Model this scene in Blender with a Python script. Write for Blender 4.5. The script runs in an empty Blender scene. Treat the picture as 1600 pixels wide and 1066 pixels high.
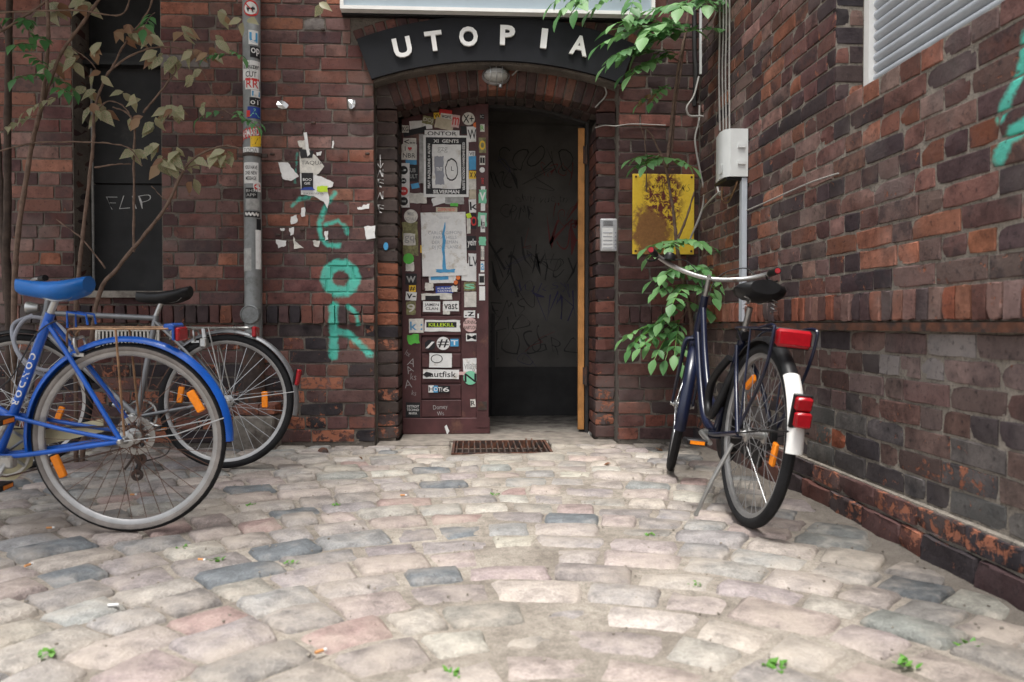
import bpy, math, random
from mathutils import Vector, Matrix, noise
R = math.radians
S = bpy.context.scene
col = S.collection
rng = random.Random(11)

# ------------------------------------------------------------------ camera
CAM = Vector((0.0, -5.07, 0.76)); F_PX = 1222.0
YAW, PITCH = R(2.95), R(-1.22)
cd = bpy.data.cameras.new('camera'); cam = bpy.data.objects.new('camera', cd); col.objects.link(cam)
cam.location = CAM; cam.rotation_euler = (math.pi/2 + PITCH, 0, -YAW)
cd.sensor_width = 36.0; cd.lens = F_PX/1600*36.0; cd.clip_end = 500; cd.clip_start = 0.05
cd.dof.use_dof = True; cd.dof.focus_distance = 4.6; cd.dof.aperture_fstop = 3.2
S.camera = cam
# ------------------------------------------------------------------ sky, sun, exposure
w = bpy.data.worlds.new('World'); S.world = w; w.use_nodes = True
nt = w.node_tree; bgn = nt.nodes['Background']
sky = nt.nodes.new('ShaderNodeTexSky'); sky.sky_type = 'NISHITA'; sky.sun_disc = False
SUN_EL, SUN_AZ = R(74), R(196)
sky.sun_elevation = SUN_EL; sky.sun_rotation = SUN_AZ; sky.dust_density = 4.0; sky.air_density = 1.0
hs = nt.nodes.new('ShaderNodeHueSaturation'); hs.inputs['Saturation'].default_value = 0.22
nt.links.new(sky.outputs[0], hs.inputs['Color']); nt.links.new(hs.outputs[0], bgn.inputs[0])
bgn.inputs[1].default_value = 0.11
sl = bpy.data.lights.new('sun', 'SUN'); so = bpy.data.objects.new('sun', sl); col.objects.link(so)
sl.energy = 1.5; sl.angle = R(18); sl.color = (1.0, 0.97, 0.92)
sdir = Vector((math.sin(SUN_AZ)*math.cos(SUN_EL), math.cos(SUN_AZ)*math.cos(SUN_EL), math.sin(SUN_EL)))
so.rotation_euler = sdir.to_track_quat('Z', 'Y').to_euler(); so.location = (0, -4, 9)
S.view_settings.view_transform = 'Standard'; S.view_settings.look = 'None'
S.view_settings.exposure = 1.45; S.view_settings.gamma = 1.0

# ------------------------------------------------------------------ pixel -> place
_rot = cam.rotation_euler.to_matrix()
def ray(px, py): return _rot @ Vector(((px-800)/F_PX, (533-py)/F_PX, -1.0))
def W(px, py, Y=0.0):
    d = ray(px, py); t = (Y-CAM.y)/d.y; return CAM + d*t
def RW(px, py, X=1.49):
    d = ray(px, py); t = (X-CAM.x)/d.x; return CAM + d*t
def G(px, py, z=0.0):
    d = ray(px, py); t = (z-CAM.z)/d.z; return CAM + d*t

# ------------------------------------------------------------------ mesh helpers
class MB:
    def __init__(s, M=None): s.v = []; s.f = []; s.M = M
    def add(s, vs, fs):
        b = len(s.v)
        if s.M is not None: vs = [s.M @ Vector(p) for p in vs]
        s.v += [tuple(p) for p in vs]; s.f += [tuple(i+b for i in f) for f in fs]; return s
    def box(s, a, b):
        x0, x1 = sorted((a[0], b[0])); y0, y1 = sorted((a[1], b[1])); z0, z1 = sorted((a[2], b[2]))
        return s.add([(x0,y0,z0),(x1,y0,z0),(x1,y1,z0),(x0,y1,z0),(x0,y0,z1),(x1,y0,z1),(x1,y1,z1),(x0,y1,z1)],
              [(0,3,2,1),(4,5,6,7),(0,1,5,4),(1,2,6,5),(2,3,7,6),(3,0,4,7)])
    def cbox(s, c, d, Mx=None, bev=0.0):
        x, y, z = d[0]/2, d[1]/2, d[2]/2
        if bev:
            vs = []; 
            for sx in (-1,1):
                for sy in (-1,1):
                    for sz in (-1,1):
                        vs += [(sx*(x-bev),sy*(y-bev),sz*z),(sx*(x-bev),sy*y,sz*(z-bev)),(sx*x,sy*(y-bev),sz*(z-bev))]
            idx = lambda a,b,c,k: (a*4+b*2+c)*3+k
            fs = [(idx(0,0,1,0),idx(1,0,1,0),idx(1,1,1,0),idx(0,1,1,0)),(idx(0,0,0,0),idx(0,1,0,0),idx(1,1,0,0),idx(1,0,0,0)),
                  (idx(0,0,0,1),idx(1,0,0,1),idx(1,0,1,1),idx(0,0,1,1)),(idx(0,1,0,1),idx(0,1,1,1),idx(1,1,1,1),idx(1,1,0,1)),
                  (idx(0,0,0,2),idx(0,0,1,2),idx(0,1,1,2),idx(0,1,0,2)),(idx(1,0,0,2),idx(1,1,0,2),idx(1,1,1,2),idx(1,0,1,2))]
            for a in (0,1):
                for b in (0,1):
                    fs += [(idx(0,a,b,0),idx(1,a,b,0),idx(1,a,b,1),idx(0,a,b,1)),(idx(a,0,b,0),idx(a,1,b,0),idx(a,1,b,2),idx(a,0,b,2)),
                           (idx(a,b,0,1),idx(a,b,1,1),idx(a,b,1,2),idx(a,b,0,2))]
                    for c_ in (0,1): fs.append((idx(a,b,c_,0),idx(a,b,c_,1),idx(a,b,c_,2)))
        else:
            vs = [(-x,-y,-z),(x,-y,-z),(x,y,-z),(-x,y,-z),(-x,-y,z),(x,-y,z),(x,y,z),(-x,y,z)]
            fs = [(0,3,2,1),(4,5,6,7),(0,1,5,4),(1,2,6,5),(2,3,7,6),(3,0,4,7)]
        c = Vector(c)
        return s.add([c + (Mx @ Vector(v) if Mx is not None else Vector(v)) for v in vs], fs)
    def tube(s, pts, r, n=8, closed=False, caps=True):
        pts = [Vector(p) for p in pts]; m = len(pts)
        rs = r if isinstance(r, (list, tuple)) else [r]*m
        T = []
        for i in range(m):
            if closed: t = pts[(i+1) % m]-pts[i-1]
            else: t = pts[min(i+1, m-1)]-pts[max(i-1, 0)]
            T.append(t.normalized() if t.length > 1e-9 else Vector((0,0,1)))
        a = T[0].orthogonal().normalized(); vs = []; fs = []
        for i in range(m):
            a = (a - T[i]*a.dot(T[i])); a = a.normalized() if a.length > 1e-6 else T[i].orthogonal().normalized()
            b = T[i].cross(a)
            for k in range(n):
                th = 2*math.pi*k/n; vs.append(pts[i] + (a*math.cos(th)+b*math.sin(th))*rs[i])
        for i in range(m if closed else m-1):
            j = (i+1) % m
            for k in range(n): fs.append((i*n+k, i*n+(k+1) % n, j*n+(k+1) % n, j*n+k))
        if caps and not closed:
            fs.append(tuple(range(n-1, -1, -1))); fs.append(tuple((m-1)*n+k for k in range(n)))
        return s.add(vs, fs)
    def lathe(s, prof, n=24, axis='z', c=(0,0,0), caps=True):
        vs = []; fs = []; c = Vector(c)
        for (r, h) in prof:
            for k in range(n):
                th = 2*math.pi*k/n; x, y = r*math.cos(th), r*math.sin(th)
                vs.append(c + Vector({'z':(x,y,h),'y':(x,h,y),'x':(h,x,y)}[axis]))
        for i in range(len(prof)-1):
            for k in range(n): fs.append((i*n+k, i*n+(k+1)%n, (i+1)*n+(k+1)%n, (i+1)*n+k))
        if caps and prof[0][0] > 1e-6: fs.append(tuple(range(n-1,-1,-1)))
        if caps and prof[-1][0] > 1e-6: fs.append(tuple((len(prof)-1)*n+k for k in range(n)))
        return s.add(vs, fs)
    def prism(s, poly, y0, y1):           # polygon in x,z extruded along y
        n = len(poly); vs = [(p[0], y0, p[1]) for p in poly] + [(p[0], y1, p[1]) for p in poly]
        fs = [tuple(range(n)), tuple(range(2*n-1, n-1, -1))]
        fs += [((i+1) % n, i, n+i, n+(i+1) % n) for i in range(n)]
        return s.add(vs, fs)
    def build(s, name, mat, parent=None, shift=True, sharp=38, attrs=None, loc=None):
        me = bpy.data.meshes.new(name)
        off = Vector((0,0,0))
        if loc is not None: off = Vector(loc)
        elif parent is not None and shift: off = world_loc(parent)
        vs = [(p[0]-off.x, p[1]-off.y, p[2]-off.z) for p in s.v]
        me.from_pydata(vs, [], s.f); me.update()
        if sharp is not None:
            me.polygons.foreach_set('use_smooth', [True]*len(me.polygons)); me.set_sharp_from_angle(angle=R(sharp))
        for k, vals in (attrs or {}).items():
            at = me.attributes.new(k, 'FLOAT_COLOR', 'POINT'); at.data.foreach_set('color', [c for q in vals for c in q])
        if mat is not None: me.materials.append(mat)
        o = bpy.data.objects.new(name, me); col.objects.link(o)
        if parent is not None: o.parent = parent
        if loc is not None: o.location = off - (world_loc(parent) if parent is not None else Vector((0,0,0)))
        return o
def world_loc(o):
    p = Vector((0,0,0))
    while o is not None: p += Vector(o.location); o = o.parent
    return p
def tag(o, label=None, cat=None, group=None, kind=None):
    if label: o['label'] = label
    if cat: o['category'] = cat
    if group: o['group'] = group
    if kind: o['kind'] = kind
    return o
def thing(name, label, cat, loc=(0,0,0), rot=(0,0,0), group=None):
    o = bpy.data.objects.new(name, None); col.objects.link(o); o.empty_display_size = 0.1
    o.location = loc; o.rotation_euler = rot; return tag(o, label, cat, group)
def smooth_path(pts, k=6):
    pts = [Vector(p) for p in pts]
    if len(pts) < 3: return pts
    out = []; P = [pts[0]*2-pts[1]] + pts + [pts[-1]*2-pts[-2]]
    for i in range(1, len(P)-2):
        for j in range(k):
            t = j/k; a, b, c, d = P[i-1], P[i], P[i+1], P[i+2]
            out.append(0.5*((2*b)+(c-a)*t+(2*a-5*b+4*c-d)*t*t+(3*b-a-3*c+d)*t*t*t))
    out.append(pts[-1]); return out

# ------------------------------------------------------------------ materials
def newmat(name):
    m = bpy.data.materials.new(name); m.use_nodes = True
    return m, m.node_tree, m.node_tree.nodes['Principled BSDF']
def N(nt, t, **k):
    n = nt.nodes.new(t)
    for a, v in k.items():
        if isinstance(a, str) and hasattr(n, a): setattr(n, a, v)
    return n
def noise_n(nt, vec, scale, detail=4, rough=0.6, dist=0.0):
    n = nt.nodes.new('ShaderNodeTexNoise'); n.inputs['Scale'].default_value = scale; n.inputs['Detail'].default_value = detail
    n.inputs['Roughness'].default_value = rough; n.inputs['Distortion'].default_value = dist
    if vec is not None: nt.links.new(vec, n.inputs['Vector'])
    return n.outputs[0]
def ramp(nt, fac, a, b, c0=(0,0,0,1), c1=(1,1,1,1)):
    n = nt.nodes.new('ShaderNodeValToRGB'); e = n.color_ramp.elements
    e[0].position = a; e[1].position = b; e[0].color = c0; e[1].color = c1
    nt.links.new(fac, n.inputs[0]); return n.outputs[0]
def mix(nt, fac, a, b, mode='MIX'):
    n = nt.nodes.new('ShaderNodeMix'); n.data_type = 'RGBA'; n.blend_type = mode
    for sock, val in ((n.inputs[0], fac), (n.inputs[6], a), (n.inputs[7], b)):
        if hasattr(val, 'links') or hasattr(val, 'is_output'): nt.links.new(val, sock)
        elif isinstance(val, (int, float)): sock.default_value = val
        else: sock.default_value = (*val, 1.0) if len(val) == 3 else val
    return n.outputs[2]
def math_n(nt, op, a, b=None, clamp=False):
    n = nt.nodes.new('ShaderNodeMath'); n.operation = op; n.use_clamp = clamp
    for i, v in enumerate((a, b)):
        if v is None: continue
        if isinstance(v, (int, float)): n.inputs[i].default_value = v
        else: nt.links.new(v, n.inputs[i])
    return n.outputs[0]
def vmath(nt, op, a, b=None):
    n = nt.nodes.new('ShaderNodeVectorMath'); n.operation = op
    for i, v in enumerate((a, b)):
        if v is None: continue
        if isinstance(v, (tuple, list, Vector)): n.inputs[i].default_value = tuple(v)
        else: nt.links.new(v, n.inputs[i])
    return n
def bump(nt, bsdf, h, strength=0.3, dist=0.005):
    n = nt.nodes.new('ShaderNodeBump'); n.inputs['Strength'].default_value = strength; n.inputs['Distance'].default_value = dist
    nt.links.new(h, n.inputs['Height']); nt.links.new(n.outputs[0], bsdf.inputs['Normal'])
def position(nt): return nt.nodes.new('ShaderNodeNewGeometry').outputs['Position']
def attr(nt, name):
    n = nt.nodes.new('ShaderNodeAttribute'); n.attribute_name = name; return n
def paint(name, c, rough=0.5, metal=0.0, var=0.25, scale=20, bmp=0.0, coat=0.0, dirt=None, dirt_amt=0.5, spec=0.4):
    m, nt, b = newmat(name); tc = nt.nodes.new('ShaderNodeTexCoord').outputs['Object']
    f = noise_n(nt, tc, scale, 5)
    lo = [max(0, x*(1-var)) for x in c]; hi = [min(1, x*(1+var)) for x in c]
    cl = mix(nt, ramp(nt, f, 0.3, 0.7), lo, hi)
    if dirt is not None:
        k = ramp(nt, noise_n(nt, tc, scale*0.6, 8, 0.7), 0.62-0.3*dirt_amt, 0.72-0.2*dirt_amt)
        cl = mix(nt, k, cl, dirt)
    nt.links.new(cl, b.inputs['Base Color'])
    b.inputs['Roughness'].default_value = rough; b.inputs['Metallic'].default_value = metal; b.inputs['Coat Weight'].default_value = coat; b.inputs['Specular IOR Level'].default_value = spec
    if bmp: bump(nt, b, noise_n(nt, tc, scale*4, 5), bmp, 0.003)
    return m
def seg_mask(nt, p, segs, ax):        # union of paint strokes: segs of (a, b, half width) in wall coordinates
    res = None
    for a, b, hw in segs:
        a = Vector(a); b = Vector(b); ba = b-a
        pa = vmath(nt, 'SUBTRACT', p, a).outputs[0]
        d = vmath(nt, 'DOT_PRODUCT', pa, ba).outputs['Value']
        h = math_n(nt, 'DIVIDE', d, max(ba.length_squared, 1e-8), clamp=True)
        sc = nt.nodes.new('ShaderNodeVectorMath'); sc.operation = 'SCALE'; sc.inputs[0].default_value = tuple(ba); nt.links.new(h, sc.inputs['Scale'])
        q = vmath(nt, 'SUBTRACT', pa, sc.outputs[0]).outputs[0]
        L = vmath(nt, 'LENGTH', q).outputs['Value']
        L = math_n(nt, 'SUBTRACT', L, hw)
        res = L if res is None else math_n(nt, 'MINIMUM', res, L)
    return res
TEAL = (0.06, 0.60, 0.46)
def brick_mat(name, segs=None, flat=None):
    m, nt, b = newmat(name); P = position(nt)
    c = attr(nt, 'bcol').outputs['Color']; pr = nt.nodes.new('ShaderNodeSeparateXYZ'); nt.links.new(attr(nt, 'bpar').outputs['Vector'], pr.inputs[0])
    off = vmath(nt, 'ADD', P, None); sc = vmath(nt, 'MULTIPLY', attr(nt, 'bpar').outputs['Vector'], (0, 0, 37.0)); nt.links.new(sc.outputs[0], off.inputs[1])
    V = off.outputs[0]
    n1 = noise_n(nt, V, 11, 5, 0.68); n2 = noise_n(nt, V, 42, 3, 0.7); n3 = noise_n(nt, V, 21, 5, 0.72, 0.3)
    cl = mix(nt, 1.0, c, ramp(nt, n1, 0.25, 0.75, (0.42,0.42,0.45,1), (1.9,1.78,1.7,1)), 'MULTIPLY')
    cl = mix(nt, ramp(nt, n2, 0.56, 0.72), cl, mix(nt, 0.75, cl, (0.02,0.018,0.02)))          # black specks
    big = noise_n(nt, P, 1.9, 3, 0.6)
    cl = mix(nt, math_n(nt, 'MULTIPLY', ramp(nt, big, 0.52, 0.78), 0.5), cl, (0.25,0.215,0.20))      # lime bloom
    sooty = math_n(nt, 'MULTIPLY', ramp(nt, n1, 0.36, 0.58), pr.outputs[1])
    cl = mix(nt, sooty, cl, (0.028,0.026,0.03))
    th = math_n(nt, 'SUBTRACT', 0.80, math_n(nt, 'MULTIPLY', pr.outputs[0], 0.37))
    sp = math_n(nt, 'MULTIPLY', math_n(nt, 'SUBTRACT', n3, th), 16.0, clamp=True)
    cl = mix(nt, sp, cl, mix(nt, n2, (0.36,0.125,0.065), (0.26,0.12,0.085)))                        # spalled raw clay
    if segs:
        d = seg_mask(nt, flatten(nt, P, flat), segs, flat)
        d = math_n(nt, 'ADD', d, math_n(nt, 'MULTIPLY', math_n(nt, 'SUBTRACT', n3, 0.5), 0.05))
        k = math_n(nt, 'MULTIPLY', math_n(nt, 'MULTIPLY', d, -55.0, clamp=True), ramp(nt, n2, 0.60, 0.72, (1,1,1,1), (0,0,0,1)))
        cl = mix(nt, math_n(nt, 'MULTIPLY', k, 0.80), cl, mix(nt, n1, TEAL, (0.12,0.50,0.42)))
    nt.links.new(cl, b.inputs['Base Color']); b.inputs['Roughness'].default_value = 0.82; b.inputs['Specular IOR Level'].default_value = 0.15
    h = math_n(nt, 'ADD', math_n(nt, 'MULTIPLY', n2, 0.5), math_n(nt, 'ADD', n1, math_n(nt, 'MULTIPLY', sp, -0.8)))
    bump(nt, b, h, 0.75, 0.006); return m
def flatten(nt, P, flat):                # drop the axis across the wall so strokes run over brick faces and joints alike
    return vmath(nt, 'MULTIPLY', P, flat).outputs[0]
def mortar_mat(name, c0, c1, segs=None, flat=None):
    m, nt, b = newmat(name); P = position(nt); n1 = noise_n(nt, P, 6, 6, 0.7); n2 = noise_n(nt, P, 90, 4, 0.7)
    cl = mix(nt, ramp(nt, n1, 0.3, 0.7), c0, c1); cl = mix(nt, ramp(nt, n2, 0.5, 0.75), cl, (0.05,0.045,0.04))
    if segs:
        d = seg_mask(nt, flatten(nt, P, flat), segs, flat); d = math_n(nt, 'ADD', d, math_n(nt, 'MULTIPLY', math_n(nt, 'SUBTRACT', noise_n(nt, P, 17, 8), 0.5), 0.03))
        cl = mix(nt, math_n(nt, 'MULTIPLY', math_n(nt, 'MULTIPLY', d, -90.0, clamp=True), 0.7), cl, TEAL)
    nt.links.new(cl, b.inputs['Base Color']); b.inputs['Roughness'].default_value = 0.95
    bump(nt, b, math_n(nt, 'ADD', n2, n1), 0.9, 0.006); return m
def stone_mat():
    m, nt, b = newmat('cobble_stone'); P = position(nt)
    c = attr(nt, 'bcol').outputs['Color']
    n1 = noise_n(nt, P, 14, 5, 0.68); n2 = noise_n(nt, P, 120, 3, 0.75); n3 = noise_n(nt, P, 3.2, 4, 0.6)
    cl = mix(nt, 1.0, c, ramp(nt, n1, 0.25, 0.75, (0.48,0.465,0.46,1), (1.34,1.33,1.30,1)), 'MULTIPLY')
    cl = mix(nt, 0.75, cl, ramp(nt, n2, 0.3, 0.7, (0.62,0.62,0.62,1), (1.3,1.3,1.3,1)), 'MULTIPLY')
    cl = mix(nt, math_n(nt, 'MULTIPLY', ramp(nt, math_n(nt, 'ADD', n3, math_n(nt, 'MULTIPLY', n1, 0.35)), 0.62, 0.86), 0.65), cl, (0.40,0.345,0.29))   # trodden sand
    nt.links.new(cl, b.inputs['Base Color']); nt.links.new(ramp(nt, n1, 0.3, 0.8, (0.55,)*3+(1,), (0.85,)*3+(1,)), b.inputs['Roughness'])
    bump(nt, b, math_n(nt, 'ADD', n1, math_n(nt, 'MULTIPLY', n2, 0.35)), 1.0, 0.014); return m
def sand_mat():
    m, nt, b = newmat('joint_sand'); P = position(nt); n1 = noise_n(nt, P, 2.6, 6, 0.65); n2 = noise_n(nt, P, 160, 4, 0.8); n3 = noise_n(nt, P, 28, 5, 0.7)
    cl = mix(nt, ramp(nt, n1, 0.35, 0.68), (0.25,0.215,0.18), (0.46,0.41,0.35)); cl = mix(nt, ramp(nt, n3, 0.45, 0.7), cl, mix(nt, 0.5, cl, (0.08,0.07,0.055)))
    sx = nt.nodes.new('ShaderNodeSeparateXYZ'); nt.links.new(P, sx.inputs[0])
    dark_edge = ramp(nt, math_n(nt, 'ADD', math_n(nt, 'MULTIPLY', sx.outputs[0], 0.5), math_n(nt, 'MULTIPLY', n1, 0.35)), 0.74, 0.86)      # sand gets darker towards the side wall, broken by noise
    cl = mix(nt, math_n(nt, 'MULTIPLY', dark_edge, 0.75), cl, (0.06,0.05,0.042))
    cl = mix(nt, 0.8, cl, ramp(nt, n2, 0.3, 0.7, (0.5,0.5,0.5,1), (1.4,1.4,1.4,1)), 'MULTIPLY')
    nt.links.new(cl, b.inputs['Base Color']); b.inputs['Roughness'].default_value = 0.95
    bump(nt, b, math_n(nt, 'ADD', n2, n3), 1.0, 0.006); return m
def leaf_mat(name, c0, c1, edge=None, trans=0.35):
    m, nt, b = newmat(name); tc = nt.nodes.new('ShaderNodeTexCoord').outputs['Object']; oi = nt.nodes.new('ShaderNodeObjectInfo').outputs['Random']
    sc = nt.nodes.new('ShaderNodeVectorMath'); sc.operation = 'SCALE'; sc.inputs[0].default_value = (9, 5, 3); nt.links.new(oi, sc.inputs['Scale'])
    v = vmath(nt, 'ADD', tc, None); nt.links.new(sc.outputs[0], v.inputs[1])
    cl = mix(nt, oi, c0, c1)
    if edge: cl = mix(nt, ramp(nt, noise_n(nt, v.outputs[0], 26, 4, 0.6), 0.46, 0.56), cl, edge)
    nt.links.new(cl, b.inputs['Base Color']); b.inputs['Roughness'].default_value = 0.5
    tr = nt.nodes.new('ShaderNodeBsdfTranslucent'); nt.links.new(cl, tr.inputs[0]); ms = nt.nodes.new('ShaderNodeMixShader'); ms.inputs[0].default_value = trans
    nt.links.new(b.outputs[0], ms.inputs[1]); nt.links.new(tr.outputs[0], ms.inputs[2]); nt.links.new(ms.outputs[0], nt.nodes['Material Output'].inputs[0]); return m
def yellow_plate_mat():
    m, nt, b = newmat('rusted_yellow_paint'); P = position(nt); n1 = noise_n(nt, P, 9, 8, 0.7); n2 = noise_n(nt, P, 60, 6, 0.75)
    sx = nt.nodes.new('ShaderNodeSeparateXYZ'); nt.links.new(P, sx.inputs[0])
    c = W(1015, 372, -0.03)
    dv = vmath(nt, 'SUBTRACT', P, c).outputs[0]; L = vmath(nt, 'LENGTH', vmath(nt, 'MULTIPLY', dv, (1.0, 0, 0.8)).outputs[0]).outputs['Value']
    k = math_n(nt, 'ADD', math_n(nt, 'MULTIPLY', L, -2.6), math_n(nt, 'ADD', n1, math_n(nt, 'MULTIPLY', n2, 0.3)))
    k = ramp(nt, k, 0.22, 0.38)
    f = vmath(nt, 'SUBTRACT', P, W(1036, 312, -0.03)).outputs[0]; L2 = vmath(nt, 'LENGTH', vmath(nt, 'MULTIPLY', f, (1.5, 0, 0.8)).outputs[0]).outputs['Value']
    fig = math_n(nt, 'MULTIPLY', ramp(nt, math_n(nt, 'ADD', L2, math_n(nt, 'MULTIPLY', n1, 0.15)), 0.22, 0.30, (1,1,1,1), (0,0,0,1)), ramp(nt, noise_n(nt, P, 24, 6, 0.75, 0.8), 0.455, 0.505))
    cl = mix(nt, ramp(nt, n2, 0.25, 0.75), (0.80,0.50,0.02), (0.90,0.66,0.07))
    cl = mix(nt, ramp(nt, n2, 0.66, 0.74), cl, (0.18,0.07,0.02))
    cl = mix(nt, fig, cl, (0.14,0.025,0.02))
    cl = mix(nt, k, cl, mix(nt, n2, (0.12,0.045,0.015), (0.40,0.19,0.05)))
    nt.links.new(cl, b.inputs['Base Color']); b.inputs['Roughness'].default_value = 0.6; bump(nt, b, n2, 0.5, 0.004); return m

M = {}
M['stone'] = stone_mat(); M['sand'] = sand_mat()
M['mortar'] = mortar_mat('old_mortar', (0.085,0.073,0.063), (0.20,0.172,0.145))
M['mortar_pale'] = mortar_mat('pale_mortar', (0.17,0.15,0.125), (0.34,0.30,0.255))
M['concrete'] = paint('rough_concrete', (0.22,0.20,0.175), 0.95, 0, 0.35, 9, 0.6, dirt=(0.09,0.075,0.065))
M['sill'] = paint('worn_stone_sill', (0.20,0.175,0.15), 0.9, 0, 0.35, 12, 0.5)
M['zinc'] = paint('grey_downpipe_paint', (0.23,0.24,0.24), 0.5, 0.3, 0.3, 8, 0.1, dirt=(0.10,0.10,0.095), dirt_amt=0.3)
M['iron'] = paint('dark_cast_iron', (0.06,0.045,0.04), 0.8, 0.2, 0.4, 14, 0.4, dirt=(0.14,0.06,0.035), dirt_amt=0.4)
M['rust'] = paint('rusty_iron', (0.12,0.05,0.03), 0.85, 0.2, 0.5, 22, 0.5, dirt=(0.04,0.03,0.028), dirt_amt=0.6)
M['board'] = paint('black_sheet_metal', (0.009,0.010,0.013), 0.6, 0.0, 0.3, 6, 0.05, spec=0.25)
M['white'] = paint('white_paint', (0.80,0.80,0.78), 0.5, 0, 0.05, 10)
M['offwhite'] = paint('weathered_paper', (0.62,0.60,0.55), 0.8, 0, 0.25, 30)
M['paper'] = paint('white_paper', (0.72,0.72,0.71), 0.75, 0, 0.10, 25, dirt=(0.50,0.46,0.40), dirt_amt=0.2)
M['greyp'] = paint('grey_paper', (0.34,0.34,0.33), 0.75, 0, 0.3, 30)
M['black'] = paint('black_print', (0.012,0.012,0.014), 0.6, 0, 0.2, 20)
M['red'] = paint('red_print', (0.55,0.03,0.03), 0.5, 0, 0.15, 20)
M['pink'] = paint('pale_pink_print', (0.62,0.42,0.40), 0.6, 0, 0.15, 20)
M['blue'] = paint('light_blue_print', (0.06,0.30,0.55), 0.5, 0, 0.2, 20)
M['navy'] = paint('navy_print', (0.02,0.05,0.28), 0.5, 0, 0.2, 20)
M['green'] = paint('bright_green_print', (0.10,0.48,0.06), 0.5, 0, 0.2, 20)
M['lime'] = paint('lime_print', (0.50,0.70,0.03), 0.5, 0, 0.1, 20)
M['teal'] = paint('teal_spray', TEAL, 0.6, 0, 0.2, 20)
M['mint'] = paint('mint_print', (0.20,0.55,0.36), 0.5, 0, 0.1, 20)
M['yellow'] = paint('yellow_print', (0.75,0.48,0.03), 0.5, 0, 0.15, 20)
M['olive'] = paint('olive_print', (0.22,0.21,0.10), 0.7, 0, 0.5, 40)
M['orange'] = paint('orange_print', (0.70,0.16,0.03), 0.5, 0, 0.15, 20)
M['beige'] = paint('beige_paper', (0.50,0.44,0.33), 0.7, 0, 0.2, 20)
M['greytext'] = paint('grey_lettering', (0.28,0.29,0.33), 0.7, 0, 0.1, 20)
M['chalk'] = paint('chalk_marks', (0.42,0.42,0.42), 0.9, 0, 0.2, 40)
M['door'] = paint('oxblood_door_paint', (0.075,0.027,0.028), 0.55, 0, 0.35, 7, 0.15, dirt=(0.15,0.07,0.05), dirt_amt=0.1)
M['wood'] = paint('bare_orange_wood', (0.50,0.23,0.07), 0.6, 0, 0.3, 8, 0.1)
M['inner'] = paint('grimy_inner_plaster', (0.115,0.108,0.10), 0.9, 0, 0.3, 3, 0.2)
M['innerdark'] = paint('dark_wainscot', (0.030,0.028,0.028), 0.7, 0, 0.4, 5, 0.1)
M['tagink'] = paint('black_marker', (0.02,0.02,0.02), 0.6, 0, 0.1, 20)
M['tagred'] = paint('red_marker', (0.16,0.03,0.03), 0.6, 0, 0.1, 20)
M['tagblue'] = paint('violet_marker', (0.035,0.03,0.09), 0.6, 0, 0.1, 20)
M['windowboard'] = paint('dark_window_board', (0.017,0.017,0.018), 0.6, 0, 0.5, 4, 0.15, dirt=(0.04,0.037,0.034), dirt_amt=0.15, spec=0.25)
M['alu'] = paint('brushed_aluminium', (0.55,0.56,0.57), 0.38, 0.75, 0.1, 30)
M['shutter'] = paint('pale_grey_shutter', (0.42,0.45,0.49), 0.45, 0, 0.08, 10)
M['panelblue'] = paint('pale_blue_grey_panel', (0.33,0.40,0.45), 0.3, 0, 0.08, 3)
M['boxgrey'] = paint('pale_plastic', (0.58,0.60,0.59), 0.5, 0, 0.06, 12)
M['cable'] = paint('grey_cable', (0.34,0.33,0.31), 0.6, 0, 0.15, 20)
M['cabledark'] = paint('black_cable', (0.02,0.02,0.02), 0.6, 0, 0.15, 20)
M['glass'] = paint('ribbed_lamp_glass', (0.42,0.42,0.40), 0.2, 0, 0.2, 30, 0.2)
M['yplate'] = yellow_plate_mat()
M['bark'] = paint('grey_brown_bark', (0.15,0.10,0.075), 0.9, 0, 0.4, 25, 0.5)
M['barkdark'] = paint('dark_bark', (0.055,0.038,0.030), 0.9, 0, 0.4, 25, 0.5)
M['leafR'] = leaf_mat('fresh_green_leaf', (0.07,0.20,0.06), (0.20,0.38,0.15))
M['leafL'] = leaf_mat('variegated_leaf', (0.13,0.20,0.07), (0.40,0.44,0.25), (0.46,0.36,0.26))
M['leafG'] = leaf_mat('green_leaf', (0.05,0.17,0.05), (0.10,0.25,0.08))
M['deadleaf'] = leaf_mat('withered_leaf', (0.22,0.11,0.06), (0.36,0.24,0.14))
M['weed'] = leaf_mat('weed_green', (0.08,0.26,0.03), (0.16,0.36,0.06))
# bicycle materials
M['bikeblue'] = paint('blue_enamel', (0.004,0.085,0.42), 0.32, 0.0, 0.15, 10, 0, 0.3, dirt=(0.02,0.06,0.2), dirt_amt=0.12)
M['saddleblue'] = paint('blue_saddle_vinyl', (0.006,0.11,0.38), 0.42, 0, 0.15, 10)
M['bikenavy'] = paint('dark_navy_enamel', (0.007,0.010,0.028), 0.3, 0.0, 0.3, 10, 0, 0.2)
M['chrome'] = paint('dull_chrome', (0.42,0.42,0.41), 0.36, 0.9, 0.12, 20, dirt=(0.20,0.13,0.09), dirt_amt=0.15)
M['silver'] = paint('silver_frame_paint', (0.20,0.205,0.215), 0.4, 0.5, 0.12, 20)
M['rim'] = paint('alloy_rim', (0.36,0.355,0.35), 0.42, 0.7, 0.15, 20)
M['tyre'] = paint('black_rubber', (0.013,0.013,0.014), 0.8, 0, 0.3, 20, 0.2, spec=0.25)
M['tyregrey'] = paint('greyed_rubber', (0.20,0.18,0.165), 0.85, 0, 0.25, 20, 0.2)
M['blackp'] = paint('black_plastic', (0.010,0.010,0.011), 0.45, 0, 0.3, 20, spec=0.3)
M['spokerust'] = paint('rusty_spokes', (0.13,0.07,0.05), 0.6, 0.5, 0.4, 30)
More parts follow.
